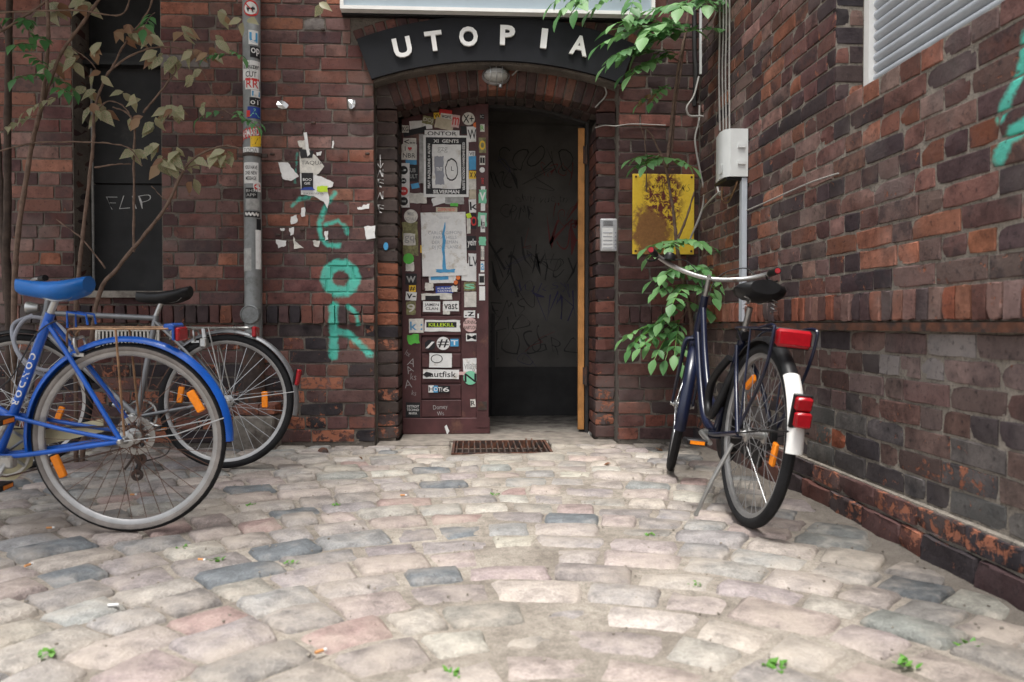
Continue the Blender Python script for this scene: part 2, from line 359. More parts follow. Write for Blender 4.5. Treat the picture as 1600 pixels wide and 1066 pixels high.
M['spoke'] = paint('steel_spokes', (0.45,0.46,0.47), 0.35, 0.8, 0.1, 30)
M['wire'] = paint('rusted_wire', (0.28,0.17,0.10), 0.5, 0.6, 0.5, 18)
M['amber'] = paint('amber_reflector', (0.85,0.24,0.01), 0.25, 0, 0.1, 60, 0.2)
M['redref'] = paint('red_reflector', (0.32,0.006,0.012), 0.22, 0, 0.15, 60, 0.1)
M['cream'] = paint('yellowed_plastic', (0.52,0.47,0.30), 0.5, 0, 0.15, 12)
M['whitefender'] = paint('scuffed_white_plastic', (0.72,0.71,0.68), 0.45, 0, 0.08, 14, 0, dirt=(0.25,0.2,0.16), dirt_amt=0.1)
M['butt'] = paint('cigarette_filter', (0.55,0.26,0.10), 0.8, 0, 0.1, 30)
# ================================================================== SETTING: walls
YD = 0.45                                   # plane of the door leaves
X_R = 1.49                                  # face of the side wall
wx = lambda px, Y=0.0: W(px, 507, Y).x
wz = lambda py, Y=0.0, px=737: W(px, py, Y).z
XL0, XR0 = wx(586), wx(966)
PL, PR = wx(622, .12), wx(931, .12)
WINL, WINR, WSILL = wx(117), wx(254), wz(456, 0, 200)
Z_LED0, Z_LED1 = 0.765, 0.882
TOPZ = 2.96                                 # bricks are built one by one up to here
def arc(xl, xr, zs, zc):
    c = xr-xl; h = zc-zs; r = (c*c/4+h*h)/(2*h); xm = (xl+xr)/2; zm = zc-r
    return xm, zm, r
def arc_z(A, x): return A[1]+math.sqrt(max(A[2]**2-(x-A[0])**2, 0))
A1 = arc(XL0, XR0, wz(131), wz(100))        # arch in the wall face (behind the sign board)
A2 = arc(PL, PR, wz(168, .12), wz(141, .12))   # inner arch over the door
SIGN_LO = arc(wx(583), wx(968), wz(129), wz(97)); SIGN_HI = arc(wx(560), wx(990), wz(68), wz(27))

# ---- teal graffiti strokes, in wall coordinates
def chain(pts, hw, f): 
    q = [f(*p) for p in pts]; return [(a, b, hw) for a, b in zip(q, q[1:])]
fw = lambda x, y: Vector((W(x, y).x, 0, W(x, y).z))
fr = lambda x, y: Vector((0, RW(x, y).y, RW(x, y).z))
TEALS = chain([(464,240),(461,285)], .010, fw) + chain([(457,322),(470,310),(488,306)], .018, fw)
TEALS += chain([(523,303),(507,325),(499,350),(501,372),(513,384),(529,383)], .022, fw) + chain([(508,352),(528,345),(541,356),(542,364)], .019, fw)
ring = [(532+23*math.cos(t*math.pi/5), 435+22*math.sin(t*math.pi/5)) for t in range(11)]
TEALS += chain(ring, .044, fw)
TEALS += chain([(522,478),(521,556)], .036, fw) + chain([(543,478),(558,490),(560,506)], .020, fw) + chain([(525,517),(545,522),(578,554)], .030, fw)
TEALR = chain([(1612,20),(1594,110),(1564,182)], .028, fr) + chain([(1615,185),(1580,212),(1561,246)], .034, fr)
M['brick'] = brick_mat('red_brick'); M['brick_tag'] = brick_mat('red_brick_sprayed', TEALS, (1,0,1)); M['brick_tag_side'] = brick_mat('side_brick_sprayed', TEALR, (0,1,1))
M['mortar_tag'] = mortar_mat('old_mortar_sprayed', (0.085,0.073,0.063), (0.20,0.172,0.145), TEALS, (1,0,1))
def far_brick_mat(name, ax):
    m, nt, b = newmat(name); P = position(nt); s = nt.nodes.new('ShaderNodeSeparateXYZ'); nt.links.new(P, s.inputs[0])
    c = nt.nodes.new('ShaderNodeCombineXYZ'); nt.links.new(s.outputs[ax], c.inputs[0]); nt.links.new(s.outputs[2], c.inputs[1])
    t = nt.nodes.new('ShaderNodeTexBrick'); t.inputs['Scale'].default_value = 1.0; t.inputs['Brick Width'].default_value = 0.272; t.inputs['Row Height'].default_value = 0.08
    t.inputs['Mortar Size'].default_value = 0.007; t.inputs['Color1'].default_value = (0.15,0.06,0.048,1); t.inputs['Color2'].default_value = (0.085,0.045,0.042,1); t.inputs['Mortar'].default_value = (0.13,0.11,0.09,1)
    nt.links.new(c.outputs[0], t.inputs['Vector']); nt.links.new(mix(nt, 1.0, t.outputs[0], ramp(nt, noise_n(nt, P, 10, 6), .3, .7, (.6,.6,.6,1), (1.3,1.3,1.3,1)), 'MULTIPLY'), b.inputs['Base Color'])
    b.inputs['Roughness'].default_value = 0.9; bump(nt, b, math_n(nt, 'SUBTRACT', 1.0, t.outputs['Fac']), 0.8, 0.008); return m
M['farback'] = far_brick_mat('far_brick_back', 0); M['farside'] = far_brick_mat('far_brick_side', 1)

# ---- single bricks
class Plane:
    def __init__(s, o, eu, ev, ed): s.o, s.eu, s.ev, s.ed = Vector(o), Vector(eu), Vector(ev), Vector(ed)
    def p(s, u, v, d): return s.o + s.eu*u + s.ev*v + s.ed*d
def brick_geo(w_, h_, r, chip=0.25, deep=0.035, rough=1.0, bull=0):
    us = [-.5, -.25, 0, .25, .5] if w_ > .19 else ([-.5, 0, .5] if w_ > .06 else [-.5, .5])
    vs = [-.5, 0, .5] if h_ < .1 else [-.5, -.2, .2, .5]
    nu, nv = len(us), len(vs); b = 0.0026; j = lambda a: r.uniform(-a, a)*rough
    gi = lambda i, k: k*nu+i
    V = []
    for k in range(nv):
        for i in range(nu):
            u, v = us[i]*w_, vs[k]*h_; e = 0
            if i in (0, nu-1): u -= math.copysign(b, u); e = 1
            if k in (0, nv-1): v -= math.copysign(b, v); e = 1
            d = j(.0016) - (.0008 if e else 0)
            if bull and i == (nu-1 if bull > 0 else 0): d -= .008
            V.append([u+j(.0012), v+j(.0012), d])
    F = [(gi(i,k), gi(i+1,k), gi(i+1,k+1), gi(i,k+1)) for k in range(nv-1) for i in range(nu-1)]
    ring_ = [(i,0) for i in range(nu)] + [(nu-1,k) for k in range(1,nv)] + [(i,nv-1) for i in range(nu-2,-1,-1)] + [(0,k) for k in range(nv-2,0,-1)]
    n = len(ring_); o0 = len(V)
    chips = {c: r.uniform(.3, 1) for c in [(0,0),(nu-1,0),(0,nv-1),(nu-1,nv-1)] if r.random() < chip}
    for (i,k) in ring_:
        d = -.0028+j(.0012); u, v = us[i]*w_+j(.0016), vs[k]*h_+j(.0016)
        if bull and i == (nu-1 if bull > 0 else 0): d -= .010
        V.append([u, v, d])
    o1 = len(V)
    for q in range(n): V.append([V[o0+q][0], V[o0+q][1], -deep])
    for q,(i,k) in enumerate(ring_):
        if (i,k) in chips:
            a = chips[(i,k)]
            for idx, m_ in ((o0+q, 1.0), (gi(i,k), 1.0)):
                V[idx][0] -= math.copysign(.007*a*m_, us[i]); V[idx][1] -= math.copysign(.005*a*m_, vs[k]); V[idx][2] -= .006*a
        q2 = (q+1) % n
        F.append((gi(*ring_[q2]), gi(i,k), o0+q, o0+q2)); F.append((o0+q2, o0+q, o1+q, o1+q2))
    return V, F
class BrickSet:
    def __init__(s): s.items = []
    def add(s, pl, u, v, w_, h_, colr, par, d0=0.0, chip=.25, name='brick', mat='brick', rot=0.0, rough=1.0, bull=0, deep=.035):
        V, F = brick_geo(w_, h_, rng, chip, deep, rough, bull); c = pl.p(u, v, d0); ca, sa = math.cos(rot), math.sin(rot)
        P = [c + pl.eu*(a*ca-b*sa) + pl.ev*(a*sa+b*ca) + pl.ed*d for a, b, d in V]
        dist = (c-CAM).length; s.items.append((w_*h_/dist**2, c, P, F, colr, par, name, mat))
    def finish(s, parent, limit=300):
        s.items.sort(key=lambda t: -t[0]); rest = {}
        for i, (a, c, P, F, cc, pp, nm, mt) in enumerate(s.items):
            if i < limit:
                mb = MB(); mb.v = P; mb.f = F
                mb.build(nm, M[mt], parent, loc=c, sharp=14, attrs={'bcol': [(*cc,1)]*len(P), 'bpar': [(*pp,1)]*len(P)})
            else:
                r_ = rest.setdefault(mt, (MB(), [], [])); b = len(r_[0].v); r_[0].v += P; r_[0].f += [tuple(x+b for x in f) for f in F]
                r_[1].extend([(*cc,1)]*len(P)); r_[2].extend([(*pp,1)]*len(P))
        for mt, (mb, cs, ps) in rest.items():
            tag(mb.build('small_bricks', M[mt], parent, sharp=14, attrs={'bcol': cs, 'bpar': ps}), kind='stuff')
def pick(pal):
    c = rng.choice(pal); k = rng.uniform(.82, 1.15); g = sum(c)/3; s_ = rng.uniform(.80, .98)
    return tuple(max(.01, (g+(x-g)*s_)*k*rng.uniform(.97,1.03)) for x in c)
PAL_UP = [(.15,.062,.050),(.125,.053,.047),(.18,.074,.054),(.10,.048,.047),(.155,.085,.075),(.135,.06,.055),(.20,.095,.075),(.235,.098,.062),(.085,.046,.046),(.17,.095,.085)]
PAL_LOW = [(.035,.031,.035),(.06,.042,.042),(.09,.048,.045),(.045,.036,.040),(.11,.055,.05)]
PAL_PIER = [(.060,.046,.042),(.078,.054,.047),(.068,.05,.045),(.10,.058,.046)]
PAL_CORN = [(.105,.045,.038),(.07,.037,.035),(.15,.058,.042),(.055,.034,.034),(.125,.052,.04)]
PAL_SIDE = [(.125,.062,.054),(.10,.052,.050),(.165,.085,.072),(.075,.047,.050),(.21,.085,.052),(.16,.112,.10),(.15,.066,.05),(.25,.10,.06),(.19,.115,.10),(.06,.042,.046)]
PAL_SMID = [(.12,.083,.078),(.095,.068,.066),(.15,.09,.08),(.075,.062,.065),(.17,.125,.115),(.10,.062,.055)]
PAL_SLOW = [(.058,.054,.057),(.080,.075,.076),(.09,.092,.088),(.05,.045,.047),(.10,.07,.062)]
def par(spall, soot): return (spall, soot, rng.random())
def lay(bs, pl, intervals, v0, v1, pitch, pu, style, mat_of=None, joint=.010, d_of=None, chip=.25, rough=1.0):
    n = max(1, round((v1-v0)/pitch)); ph = (v1-v0)/n
    for k in range(n):
        a, b = v0+k*ph, v0+(k+1)*ph; vm = (a+b)/2
        for (u0, u1) in intervals(a, b):
            if u1-u0 < .03: continue
            hd = k % 2; step = pu/2 if hd else pu; off = (rng.choice((0, .25))*pu if not hd else pu/8)
            cuts = [u0]; g = math.floor(u0/step)*step + off + step*.0
            while g < u1:
                if g > u0+.055 and g < u1-.055: cuts.append(g+rng.uniform(-.006,.006)); 
                st = step if not (hd and rng.random() < .12) else pu
                if not hd and rng.random() < .16: st = pu/2
                g += st
            cuts.append(u1)
            for c0, c1 in zip(cuts, cuts[1:]):
                w_ = c1-c0-joint
                if w_ < .02: continue
                um = (c0+c1)/2; cc, pp = style(um, vm)
                bs.add(pl, um, vm, w_, ph-joint, cc, pp, (d_of(um, vm) if d_of else 0)+rng.uniform(-.002,.002), chip, mat=(mat_of(um, vm) if mat_of else 'brick'), rot=rng.gauss(0,.004), rough=rough)

# ---------------- back wall
back = thing('brick_facade', 'old red brick facade with arched doorway and sooty lower courses', 'wall')
BP = Plane((0,0,0), (1,0,0), (0,0,1), (0,-1,0))
bset = BrickSet()
XLEFT = -3.75
def iv_back(a, b):
    out = []
    if b > WSILL+.005: out += [(XLEFT, WINL), (WINR, XL0)]
    else: out += [(XLEFT, XL0)]
    z_end = arc_z(SIGN_HI, wx(558))+.03
    if b > z_end:                             # bricks beside / above the ring over the sign
        r = SIGN_HI[2]+.074; zz = a-SIGN_HI[1]; hw = (wx(992)-wx(558))/2+.03
        if zz >= r: out[-1] = (out[-1][0], X_R); return out
        half = min(math.sqrt(max(r*r-zz*zz, 0)), hw)
        out[-1] = (out[-1][0], SIGN_HI[0]-half); out.append((SIGN_HI[0]+half, X_R)); return out
    out.append((XR0, X_R)); return out
def st_back(u, v):
    if u > .9:
        return pick(PAL_CORN), par(rng.choice((0,0,.2,.35)), rng.choice((0,.2,.5)))
    if v < Z_LED0:
        t = rng.random()
        if v > .55: return pick(PAL_UP if t < .6 else PAL_LOW), par(rng.choice((.2,.5,.75)), rng.choice((.1,.4)))
        return pick(PAL_LOW if t < .8 else PAL_UP), par(rng.choice((.3,.6,.8,1.0)), rng.choice((.3,.7)))
    t = rng.random()
    if t < .02: return (.15,.14,.135), par(0, .2)
    return pick(PAL_UP), par(rng.choice((0,0,.2,.35,.5)), rng.choice((0,.15,.4,.7)))
tagm = lambda u, v: 'brick_tag' if (wx(445) < u < wx(600) and .35 < v < 2.0) else 'brick'
lay(bset, BP, iv_back, 0.0, Z_LED0-.002, .084, .275, st_back, tagm, chip=.5, rough=1.6)
lay(bset, BP, iv_back, Z_LED1+.002, TOPZ, .0815, .275, st_back, tagm)
for (u0, u1) in ((XLEFT, wx(545)), (XR0, X_R)):          # ledge of bricks on end
    u = u0
    while u < u1-.05:
        w_ = rng.uniform(.066,.078); t = rng.random()
        cc = pick(PAL_LOW if t < .35 else PAL_UP) if u < .5 else pick(PAL_CORN)
        bset.add(BP, u+w_/2, (Z_LED0+Z_LED1)/2, w_-.008, Z_LED1-Z_LED0-.006, cc, par(rng.choice((.1,.4,.6)), .3), .026+rng.uniform(-.004,.004), .55, mat=tagm(u, .82), rough=1.8, deep=.06)
        u += w_
for vv in (0,1):
    for u0, u1 in ((wx(545), wx(566)), (wx(566), XL0)):
        bset.add(BP, (u0+u1)/2, Z_LED0+.03+.058*vv, u1-u0-.008, .050, pick(PAL_UP), par(.4,.2), .024, .5, mat='brick_tag', deep=.06)
bset.finish(back)
y0, y1 = .007, .40
def core(name, poly, ya, yb, mat, parent): return MB().prism(poly, ya, yb).build(name, mat, parent, sharp=None)
rect = lambda a, b, c, d: [(a,c),(b,c),(b,d),(a,d)]
core('mortar', rect(-7.0, WINL, -.3, TOPZ), y0, y1, M['mortar'], back)
core('mortar', rect(WINL, WINR, -.3, WSILL-.04), y0, y1, M['mortar'], back)
core('mortar', rect(WINR, XL0-.006, -.3, TOPZ), y0, y1, M['mortar_tag'], back)
core('mortar', rect(XR0+.006, X_R+.4, -.3, TOPZ), y0, y1, M['mortar'], back)
xs = [XL0-.006+(XR0-XL0+.012)*i/24 for i in range(25)]
core('mortar', [(x, max(arc_z(A1, x), A1[1])) for x in xs]+[(XR0+.006, TOPZ), (XL0-.006, TOPZ)], y0, .127, M['mortar'], back)
core('mortar', [(x, arc_z(A2, min(max(x, PL), PR))+.012) for x in xs]+[(XR0+.006, TOPZ), (XL0-.006, TOPZ)], .128, YD-.015, M['mortar'], back)
core('upper_wall', rect(-7.0, X_R+.4, TOPZ, 6.6), 0.0, y1, M['farback'], back)
for (xa, xb) in ((XL0-.006, PL-.007), (PR+.007, XR0+.006)):
    core('mortar', rect(xa+(.012 if xa > 0 else 0), xb-(.012 if xa < 0 else 0), -.3, A2[1]+A2[2]-.16), .136, YD-.012, M['mortar'], back)
# piers beside the door: face bricks, reveal bricks
for side, (xa, xb) in ((-1, (XL0, PL)), (1, (PR, XR0))):
    pier = thing('door_pier', '', '', (xa, .12, 0))
    pier.parent = back; pset = BrickSet(); nC = 28; ph = (arc_z(A1, XL0)+.03)/nC
    pp_ = Plane((0,.12,0), (1,0,0), (0,0,1), (0,-1,0))
    rp = Plane((PL,0,0), (0,1,0), (0,0,1), (1,0,0)) if side < 0 else Plane((PR,0,0), (0,-1,0), (0,0,1), (-1,0,0))
    for k in range(nC):
        v = (k+.5)*ph; t = rng.random()
        cc = pick(PAL_PIER) if v > 1.0 else pick(PAL_PIER+PAL_LOW)
        if side > 0: cc = pick(PAL_CORN)
        sp = rng.choice((0,.0,.3)) if v > 1.05 else rng.choice((.1,.5,.8))
        if side < 0 and .75 < v < 1.15 and t < .5: cc = (.22,.085,.05)
        pset.add(pp_, (xa+xb)/2, v, xb-xa-.004, ph-.011, cc, par(sp, .3), rng.uniform(-.003,.003), .3, rough=1.3, bull=(1 if side < 0 else -1), deep=.05)
        m_ = (.135+YD)/2; L_ = YD-.155
        if v < A2[1]+A2[2]-.2:
            if k % 2: 
                for q in (-.25, .25): pset.add(rp, (m_+q*L_)*(1 if side < 0 else -1), v, L_/2-.010, ph-.011, pick(PAL_CORN if side > 0 else PAL_PIER), par(rng.choice((0,.3,.6)), .4), 0, .4)
            else: pset.add(rp, m_*(1 if side < 0 else -1), v, L_-.006, ph-.011, pick(PAL_CORN if side > 0 else PAL_PIER), par(rng.choice((0,.3,.6)), .4), 0, .4)
    pset.finish(pier)
# arch rings: wedge bricks through the depth
def wedge_ring(name, A, a0, a1, n, r0, r1, ya, yb, pal, spall):
    ar = thing(name, '', '', (A[0], ya, A[1]+A[2])); ar.parent = back
    for i in range(n):
        t0, t1 = a0+(a1-a0)*(i+.07)/n, a0+(a1-a0)*(i+.93)/n; jr = rng.uniform(-.006,.004); jy = rng.uniform(-.004,.004)
        vs = []
        for yy in (ya+jy, yb):
            for rr in (r0+jr, r1):
                for tt in (t0, t1):
                    vs.append(Vector((A[0]+math.sin(tt)*rr, yy, A[1]+math.cos(tt)*rr)))
        mb = MB(); mb.add(vs, [(0,1,3,2),(4,6,7,5),(0,4,5,1),(2,3,7,6),(0,2,6,4),(1,5,7,3)])
        # chamfer the visible edges
        c = sum(vs, Vector())/8
        cc = pick(pal); pp = par(rng.choice(spall), rng.choice((.1,.4,.7)))
        o = mb.build('brick', M['brick'], ar, loc=c, sharp=20, attrs={'bcol': [(*cc,1)]*8, 'bpar': [(*pp,1)]*8})
        bv = o.modifiers.new('bevel', 'BEVEL'); bv.width = .006; bv.segments = 1
    return ar
half2 = math.asin((PR-PL)/2/A2[2])
PAL_ARCH = [(.16,.065,.045),(.11,.048,.038),(.07,.04,.035),(.19,.08,.05)]
wedge_ring('door_arch', A2, -half2*1.03, half2*1.03, 22, A2[2], A2[2]+.22, .115, .262, PAL_ARCH, (0,.2,.4))
wedge_ring('inner_arch', A2, -half2*.99, half2*.99, 20, A2[2]-.004, A2[2]+.10, .274, YD-.006, PAL_PIER, (0,.2))
h3 = math.asin((wx(992)-wx(558))/2/SIGN_HI[2])
wedge_ring('outer_arch', SIGN_HI, -h3, h3, 26, SIGN_HI[2]+.006, SIGN_HI[2]+.072, -.004, .1, PAL_UP, (0,.2,.4))

# ---------------- blind window on the left
win = thing('boarded_window', 'tall window recess closed with dark boards behind the thin tree', 'window', (WINL, .23, WSILL))
zt = wz(98, .2, 200)
MB().box((WINL, .24, WSILL-.04), (WINR, .27, 3.2)).build('back_board', M['windowboard'], win)
MB().box((wx(147,.2), .215, WSILL+.01), (WINR-.004, .238, wz(288,.2,200)-.004)).build('lower_panel', M['windowboard'], win)
MB().box((wx(147,.2), .212, wz(286,.2,200)), (WINR-.004, .238, zt-.03)).build('upper_panel', M['windowboard'], win)
MB().box((wx(143,.2), .214, zt+.05), (WINR-.004, .238, 3.2)).build('top_panel', M['windowboard'], win)
MB().box((WINL+.003, .13, zt-.035), (WINR-.003, .239, zt-.012)).box((WINL+.003, .155, zt-.012), (WINR-.003, .239, zt+.045)).build('transom', M['windowboard'], win)
MB().box((wx(144.5,.2), .205, WSILL+.01), (wx(147.5,.2), .24, zt-.04)).build('pale_edge_strip', M['greyp'], win)
MB().prism(rect(WINL-.03, WINR+.04, WSILL-.038, WSILL+.004), -.05, .24).build('sill', M['concrete'], win)
MB().box((WINL-.02, .27, WSILL-.1), (WINR+.02, .39, 3.3)).build('window_backing', M['windowboard'], win)
for (xa, xb) in ((WINL-.0, WINL+.002),):                      # brick jamb
    jp = Plane((WINL, 0, 0), (0,1,0), (0,0,1), (1,0,0)); js = BrickSet()
    for k in range(25): js.add(jp, .115, WSILL+.04+k*.0815, .20, .070, pick(PAL_LOW+PAL_CORN), par(0,.6), .0, .3)
    js.finish(win)

# ---------------- side wall on the right
side = thing('side_wall', 'tall weathered brick wall receding along the right, with rusty iron rail', 'wall', (X_R, -1.5, 0))
SP = Plane((X_R,0,0), (0,-1,0), (0,0,1), (-1,0,0)); sset = BrickSet()
SWY0, SWZ0 = 1.91, 1.672; SWY1 = 3.75
YEND = 3.95
def iv_side(a, b):
    if b > SWZ0+.01: return [(.0, SWY0), (SWY1, YEND)]
    return [(.0, YEND)]
def st_side(u, v):
    t = rng.random()
    if v > .75:
        return pick(PAL_SIDE), par(rng.choice((0,.2,.35,.55)), rng.choice((0,.2,.5,.8)))
    if v > .42:
        if t < .16 and u > .8: return (.27,.255,.25), par(.15, .35)  # grey-white bricks, more of them to stand in for bright highlights
        return pick(PAL_SMID), par(rng.choice((0,.2,.45)), rng.choice((0,.3)))
    if t < .07: return (.24,.085,.05), par(.5, 0)
    return pick(PAL_SLOW), par(rng.choice((0,.1,.45,.7)), rng.choice((0,.4)))
sm = lambda u, v: 'brick_tag_side' if (u > 2.35 and v > 1.15 and v < 1.9) else 'brick'
lay(sset, SP, iv_side, .165, .735, .0785, .262, st_side, sm, d_of=lambda u, v: -.012, chip=.4, rough=1.6)
lay(sset, SP, lambda a, b: [(0, YEND)], .085, .163, .078, .262, lambda u, v: (pick(PAL_LOW), par(rng.choice((.5,.8)), .2)), None, d_of=lambda u, v: .022, chip=.5, rough=2.0)
lay(sset, SP, lambda a, b: [(0, YEND)], -.01, .083, .09, .262, lambda u, v: (pick(PAL_CORN+PAL_LOW), par(rng.choice((.2,.5,.7)), .4)), None, d_of=lambda u, v: .038, chip=.6, rough=2.4)
lay(sset, SP, iv_side, .885, SWZ0, .0772, .262, st_side, sm, chip=.35, rough=1.4)
lay(sset, SP, iv_side, SWZ0, TOPZ, .0772, .262, st_side, sm, chip=.35, rough=1.4)
u = 0.0
while u < YEND:                                            # rowlock course above the rail
    w_ = rng.uniform(.068,.078); t = rng.random(); cc = pick(PAL_SIDE) if t < .75 else (.22,.08,.05)
    sset.add(SP, u+w_/2, .827, w_-.010, .105, cc, par(rng.choice((0,.3,.5)), .2), .014+rng.uniform(-.003,.003), .4, rough=1.6, deep=.05); u += w_
sset.finish(side)
sidebox = lambda nm, ya, yb, za, zb, m_, x0=.008: MB().box((X_R+x0, -yb, za), (X_R+.45, -ya, zb)).build(nm, m_, side, sharp=None)
sidebox('mortar', 0.0, 9.0, .163, .770, M['mortar_pale'], .018)
sidebox('mortar', 0.0, 9.0, -.3, .163, M['mortar_pale'], -.008)
sidebox('mortar', 0.0, 9.0, .770, SWZ0-.004, M['mortar_pale'], .006)
sidebox('mortar', 0.0, SWY0-.002, SWZ0-.004, TOPZ, M['mortar_pale'], .006)
sidebox('mortar', SWY1, 9.0, SWZ0-.004, TOPZ, M['mortar_pale'], .006)
sidebox('upper_wall', 0.0, 9.0, TOPZ, 6.2, M['farside'], 0.0)
sidebox('plain_wall', YEND, 9.0, .17, TOPZ, M['farside'], 0.0)
MB().box((X_R-.020, -9.0, .737), (X_R+.03, 0, .766)).build('iron_rail', M['rust'], side)
jp = Plane((0, -SWY0, 0), (1,0,0), (0,0,1), (0,-1,0)); js = BrickSet()
for k in range(16):
    if k % 2: js.add(jp, X_R+.060, SWZ0+.04+k*.0772, .112, .067, pick(PAL_LOW+PAL_SIDE), par(.2,.3), 0.004, .4)
    else:
        for q in (.031, .089): js.add(jp, X_R+q, SWZ0+.04+k*.0772, .052, .067, pick(PAL_LOW+PAL_SIDE), par(.2,.3), 0.004, .4)
js.finish(side)
# roller shutter window
sh = thing('roller_shutter', 'pale grey roller shutter in window high on the right wall', 'shutter', (X_R+.125, -SWY0-.9, SWZ0))
xs_ = X_R+.118
MB().box((xs_, -SWY0-.045, SWZ0), (xs_+.10, -SWY0-.004, TOPZ-.01)).build('frame_post', M['white'], sh)
MB().box((xs_, -SWY1+.002, SWZ0), (xs_+.10, -SWY1+.05, TOPZ-.01)).build('frame_post', M['white'], sh)
MB().box((X_R+.11, -SWY1, SWZ0-.003), (X_R+.44, -SWY0-.006, SWZ0+.02)).build('sill', M['concrete'], sh)
slat0 = None; zz = SWZ0+.022; i = 0
while zz < TOPZ-.05:
    if slat0 is None:
        pr = [(xs_+.05, 0), (xs_+.030, .004), (xs_+.021, .014), (xs_+.019, .023), (xs_+.024, .034), (xs_+.036, .040), (xs_+.05, .040)]
        mb = MB(); n = len(pr); ya, yb = -SWY1+.05, -SWY0-.045
        mb.add([(p[0], yy, zz+p[1]) for yy in (ya, yb) for p in pr], [(k, k+1, n+k+1, n+k) for k in range(n-1)]+[tuple(range(n-1,-1,-1)), tuple(range(n,2*n))])
        slat0 = mb.build('slat', M['shutter'], sh, sharp=60)
    else:
        o = slat0.copy(); col.objects.link(o); o.location.z = slat0.location.z + i*.0425
    zz += .0425; i += 1
# ---------------- passage behind the door
ins = thing('entrance_passage', 'dark passage behind the open door with tagged grey plaster', 'passage', (.16, 1.5, 0)); YB = 1.52
MB().box((-1.3, YB, .40), (1.25, YB+.1, 3.0)).build('rear_wall', M['inner'], ins)
MB().box((-1.3, YB-.018, -.05), (1.25, YB+.1, .40)).build('wainscot', M['innerdark'], ins)
MB().box((-1.3, YB-.10, 2.43), (1.25, YB, 3.0)).build('beam', M['inner'], ins)
for a_, b_ in ((-1.4, -.62), (.98, 1.5)): MB().box((a_, .405, -.05), (b_, YB, 3.0)).build('passage_side_wall', M['inner'], ins)
MB().box((-1.4, .41, 2.95), (1.5, YB+.1, 3.1)).build('passage_ceiling', M['inner'], ins)
MB().box((-1.4, YD+.06, -.2), (1.5, YB+.1, -.012)).build('passage_floor', M['concrete'], ins)
MB().box((-.52, YB-.05, 0), (-.46, YB-.018, 2.0)).build('door_post', M['innerdark'], ins); MB().box((wx(768,YB), YB-.06, 0), (wx(773,YB), YB-.018, wz(490,YB))).build('door_post', M['innerdark'], ins)
# ================================================================== ground
DR = (wx(704,-.25), wx(863,-.25), -.40, .13)          # drain opening x0,x1,y0,y1
def gz(x, y):
    z = .010*noise.noise(Vector((x*1.3, y*1.3, 3.1))) + .005*noise.noise(Vector((x*4, y*4, 1.7)))
    t = min(max((y+.9)/1.1, 0), 1); z -= .022*t*t
    return z
def sand_depth(x, y):                                   # joints are fuller along the trodden middle
    m = math.exp(-((x-.25)/.75)**2)
    return .0165 - .0115*m + .006*noise.noise(Vector((x*5, y*5, 9.2)))
def axis(lo, hi, step, far):
    a = [lo+step*i for i in range(int((hi-lo)/step)+1)]; out = list(a); d = step
    l, h = lo, a[-1]
    while h < far: d *= 1.8; h += d; out.append(h)
    d = step
    while l > -far: d *= 1.8; l -= d; out.insert(0, l)
    return out
gxs = axis(-3.4, 1.62, .035, 60); gys = axis(-4.3, .50, .035, 60)
gv = []; gf = []
for y in gys:
    for x in gxs:
        if -3.6 < x < 1.8 and -4.6 < y < .6:
            z = gz(x, y) - sand_depth(x, y) + .003*noise.noise(Vector((x*22, y*22, 0)))
            if x > 1.39: z += .022*min((x-1.39)/.06, 1)
            if DR[0] < x < DR[1] and DR[2] < y < DR[3]: z = -.28
            if y > .46 and x > -2: z = -.06
        else: z = -.02
        gv.append((x, y, z))
nx = len(gxs)
for j in range(len(gys)-1):
    for i in range(nx-1): gf.append((j*nx+i, j*nx+i+1, (j+1)*nx+i+1, (j+1)*nx+i))
gmb = MB(); gmb.v = gv; gmb.f = gf
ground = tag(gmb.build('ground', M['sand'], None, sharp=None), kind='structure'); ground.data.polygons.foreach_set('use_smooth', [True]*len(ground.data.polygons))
# cobbles: rows that bow away from the camera
PAL_ST = [(.37,.335,.305),(.33,.305,.285),(.41,.37,.33),(.28,.262,.25),(.36,.31,.29),(.39,.32,.30),(.29,.29,.285),(.45,.41,.365),(.31,.275,.268)]
CX, CY = .15, -3.85                                     # centre of the paving arcs, at the photographer's feet
def ring_map(rm): return lambda u, v: (CX+v*math.sin(u/rm), CY+v*math.cos(u/rm))
flat_map = lambda u, v: (u, v)
stones = []; v = -.02
for hgt in (.125,.12,.13):                              # straight courses along the facade
    u = -3.5+rng.uniform(0,.25)
    while u < 1.46: ln = rng.uniform(.12,.24); stones.append((u, u+ln, v-hgt, v, flat_map)); u += ln
    v -= hgt
r_ = .10
while r_ < 5.2:
    hgt = rng.uniform(.15,.195); rm = r_+hgt/2; u = -math.pi*rm+rng.uniform(0,.2)
    while u < math.pi*rm:
        ln = rng.uniform(.14,.27); e = rng.uniform(-.010,.010); stones.append((u, u+ln, r_+e, r_+hgt+rng.uniform(-.006,.0), ring_map(rm))); u += ln
    r_ += hgt
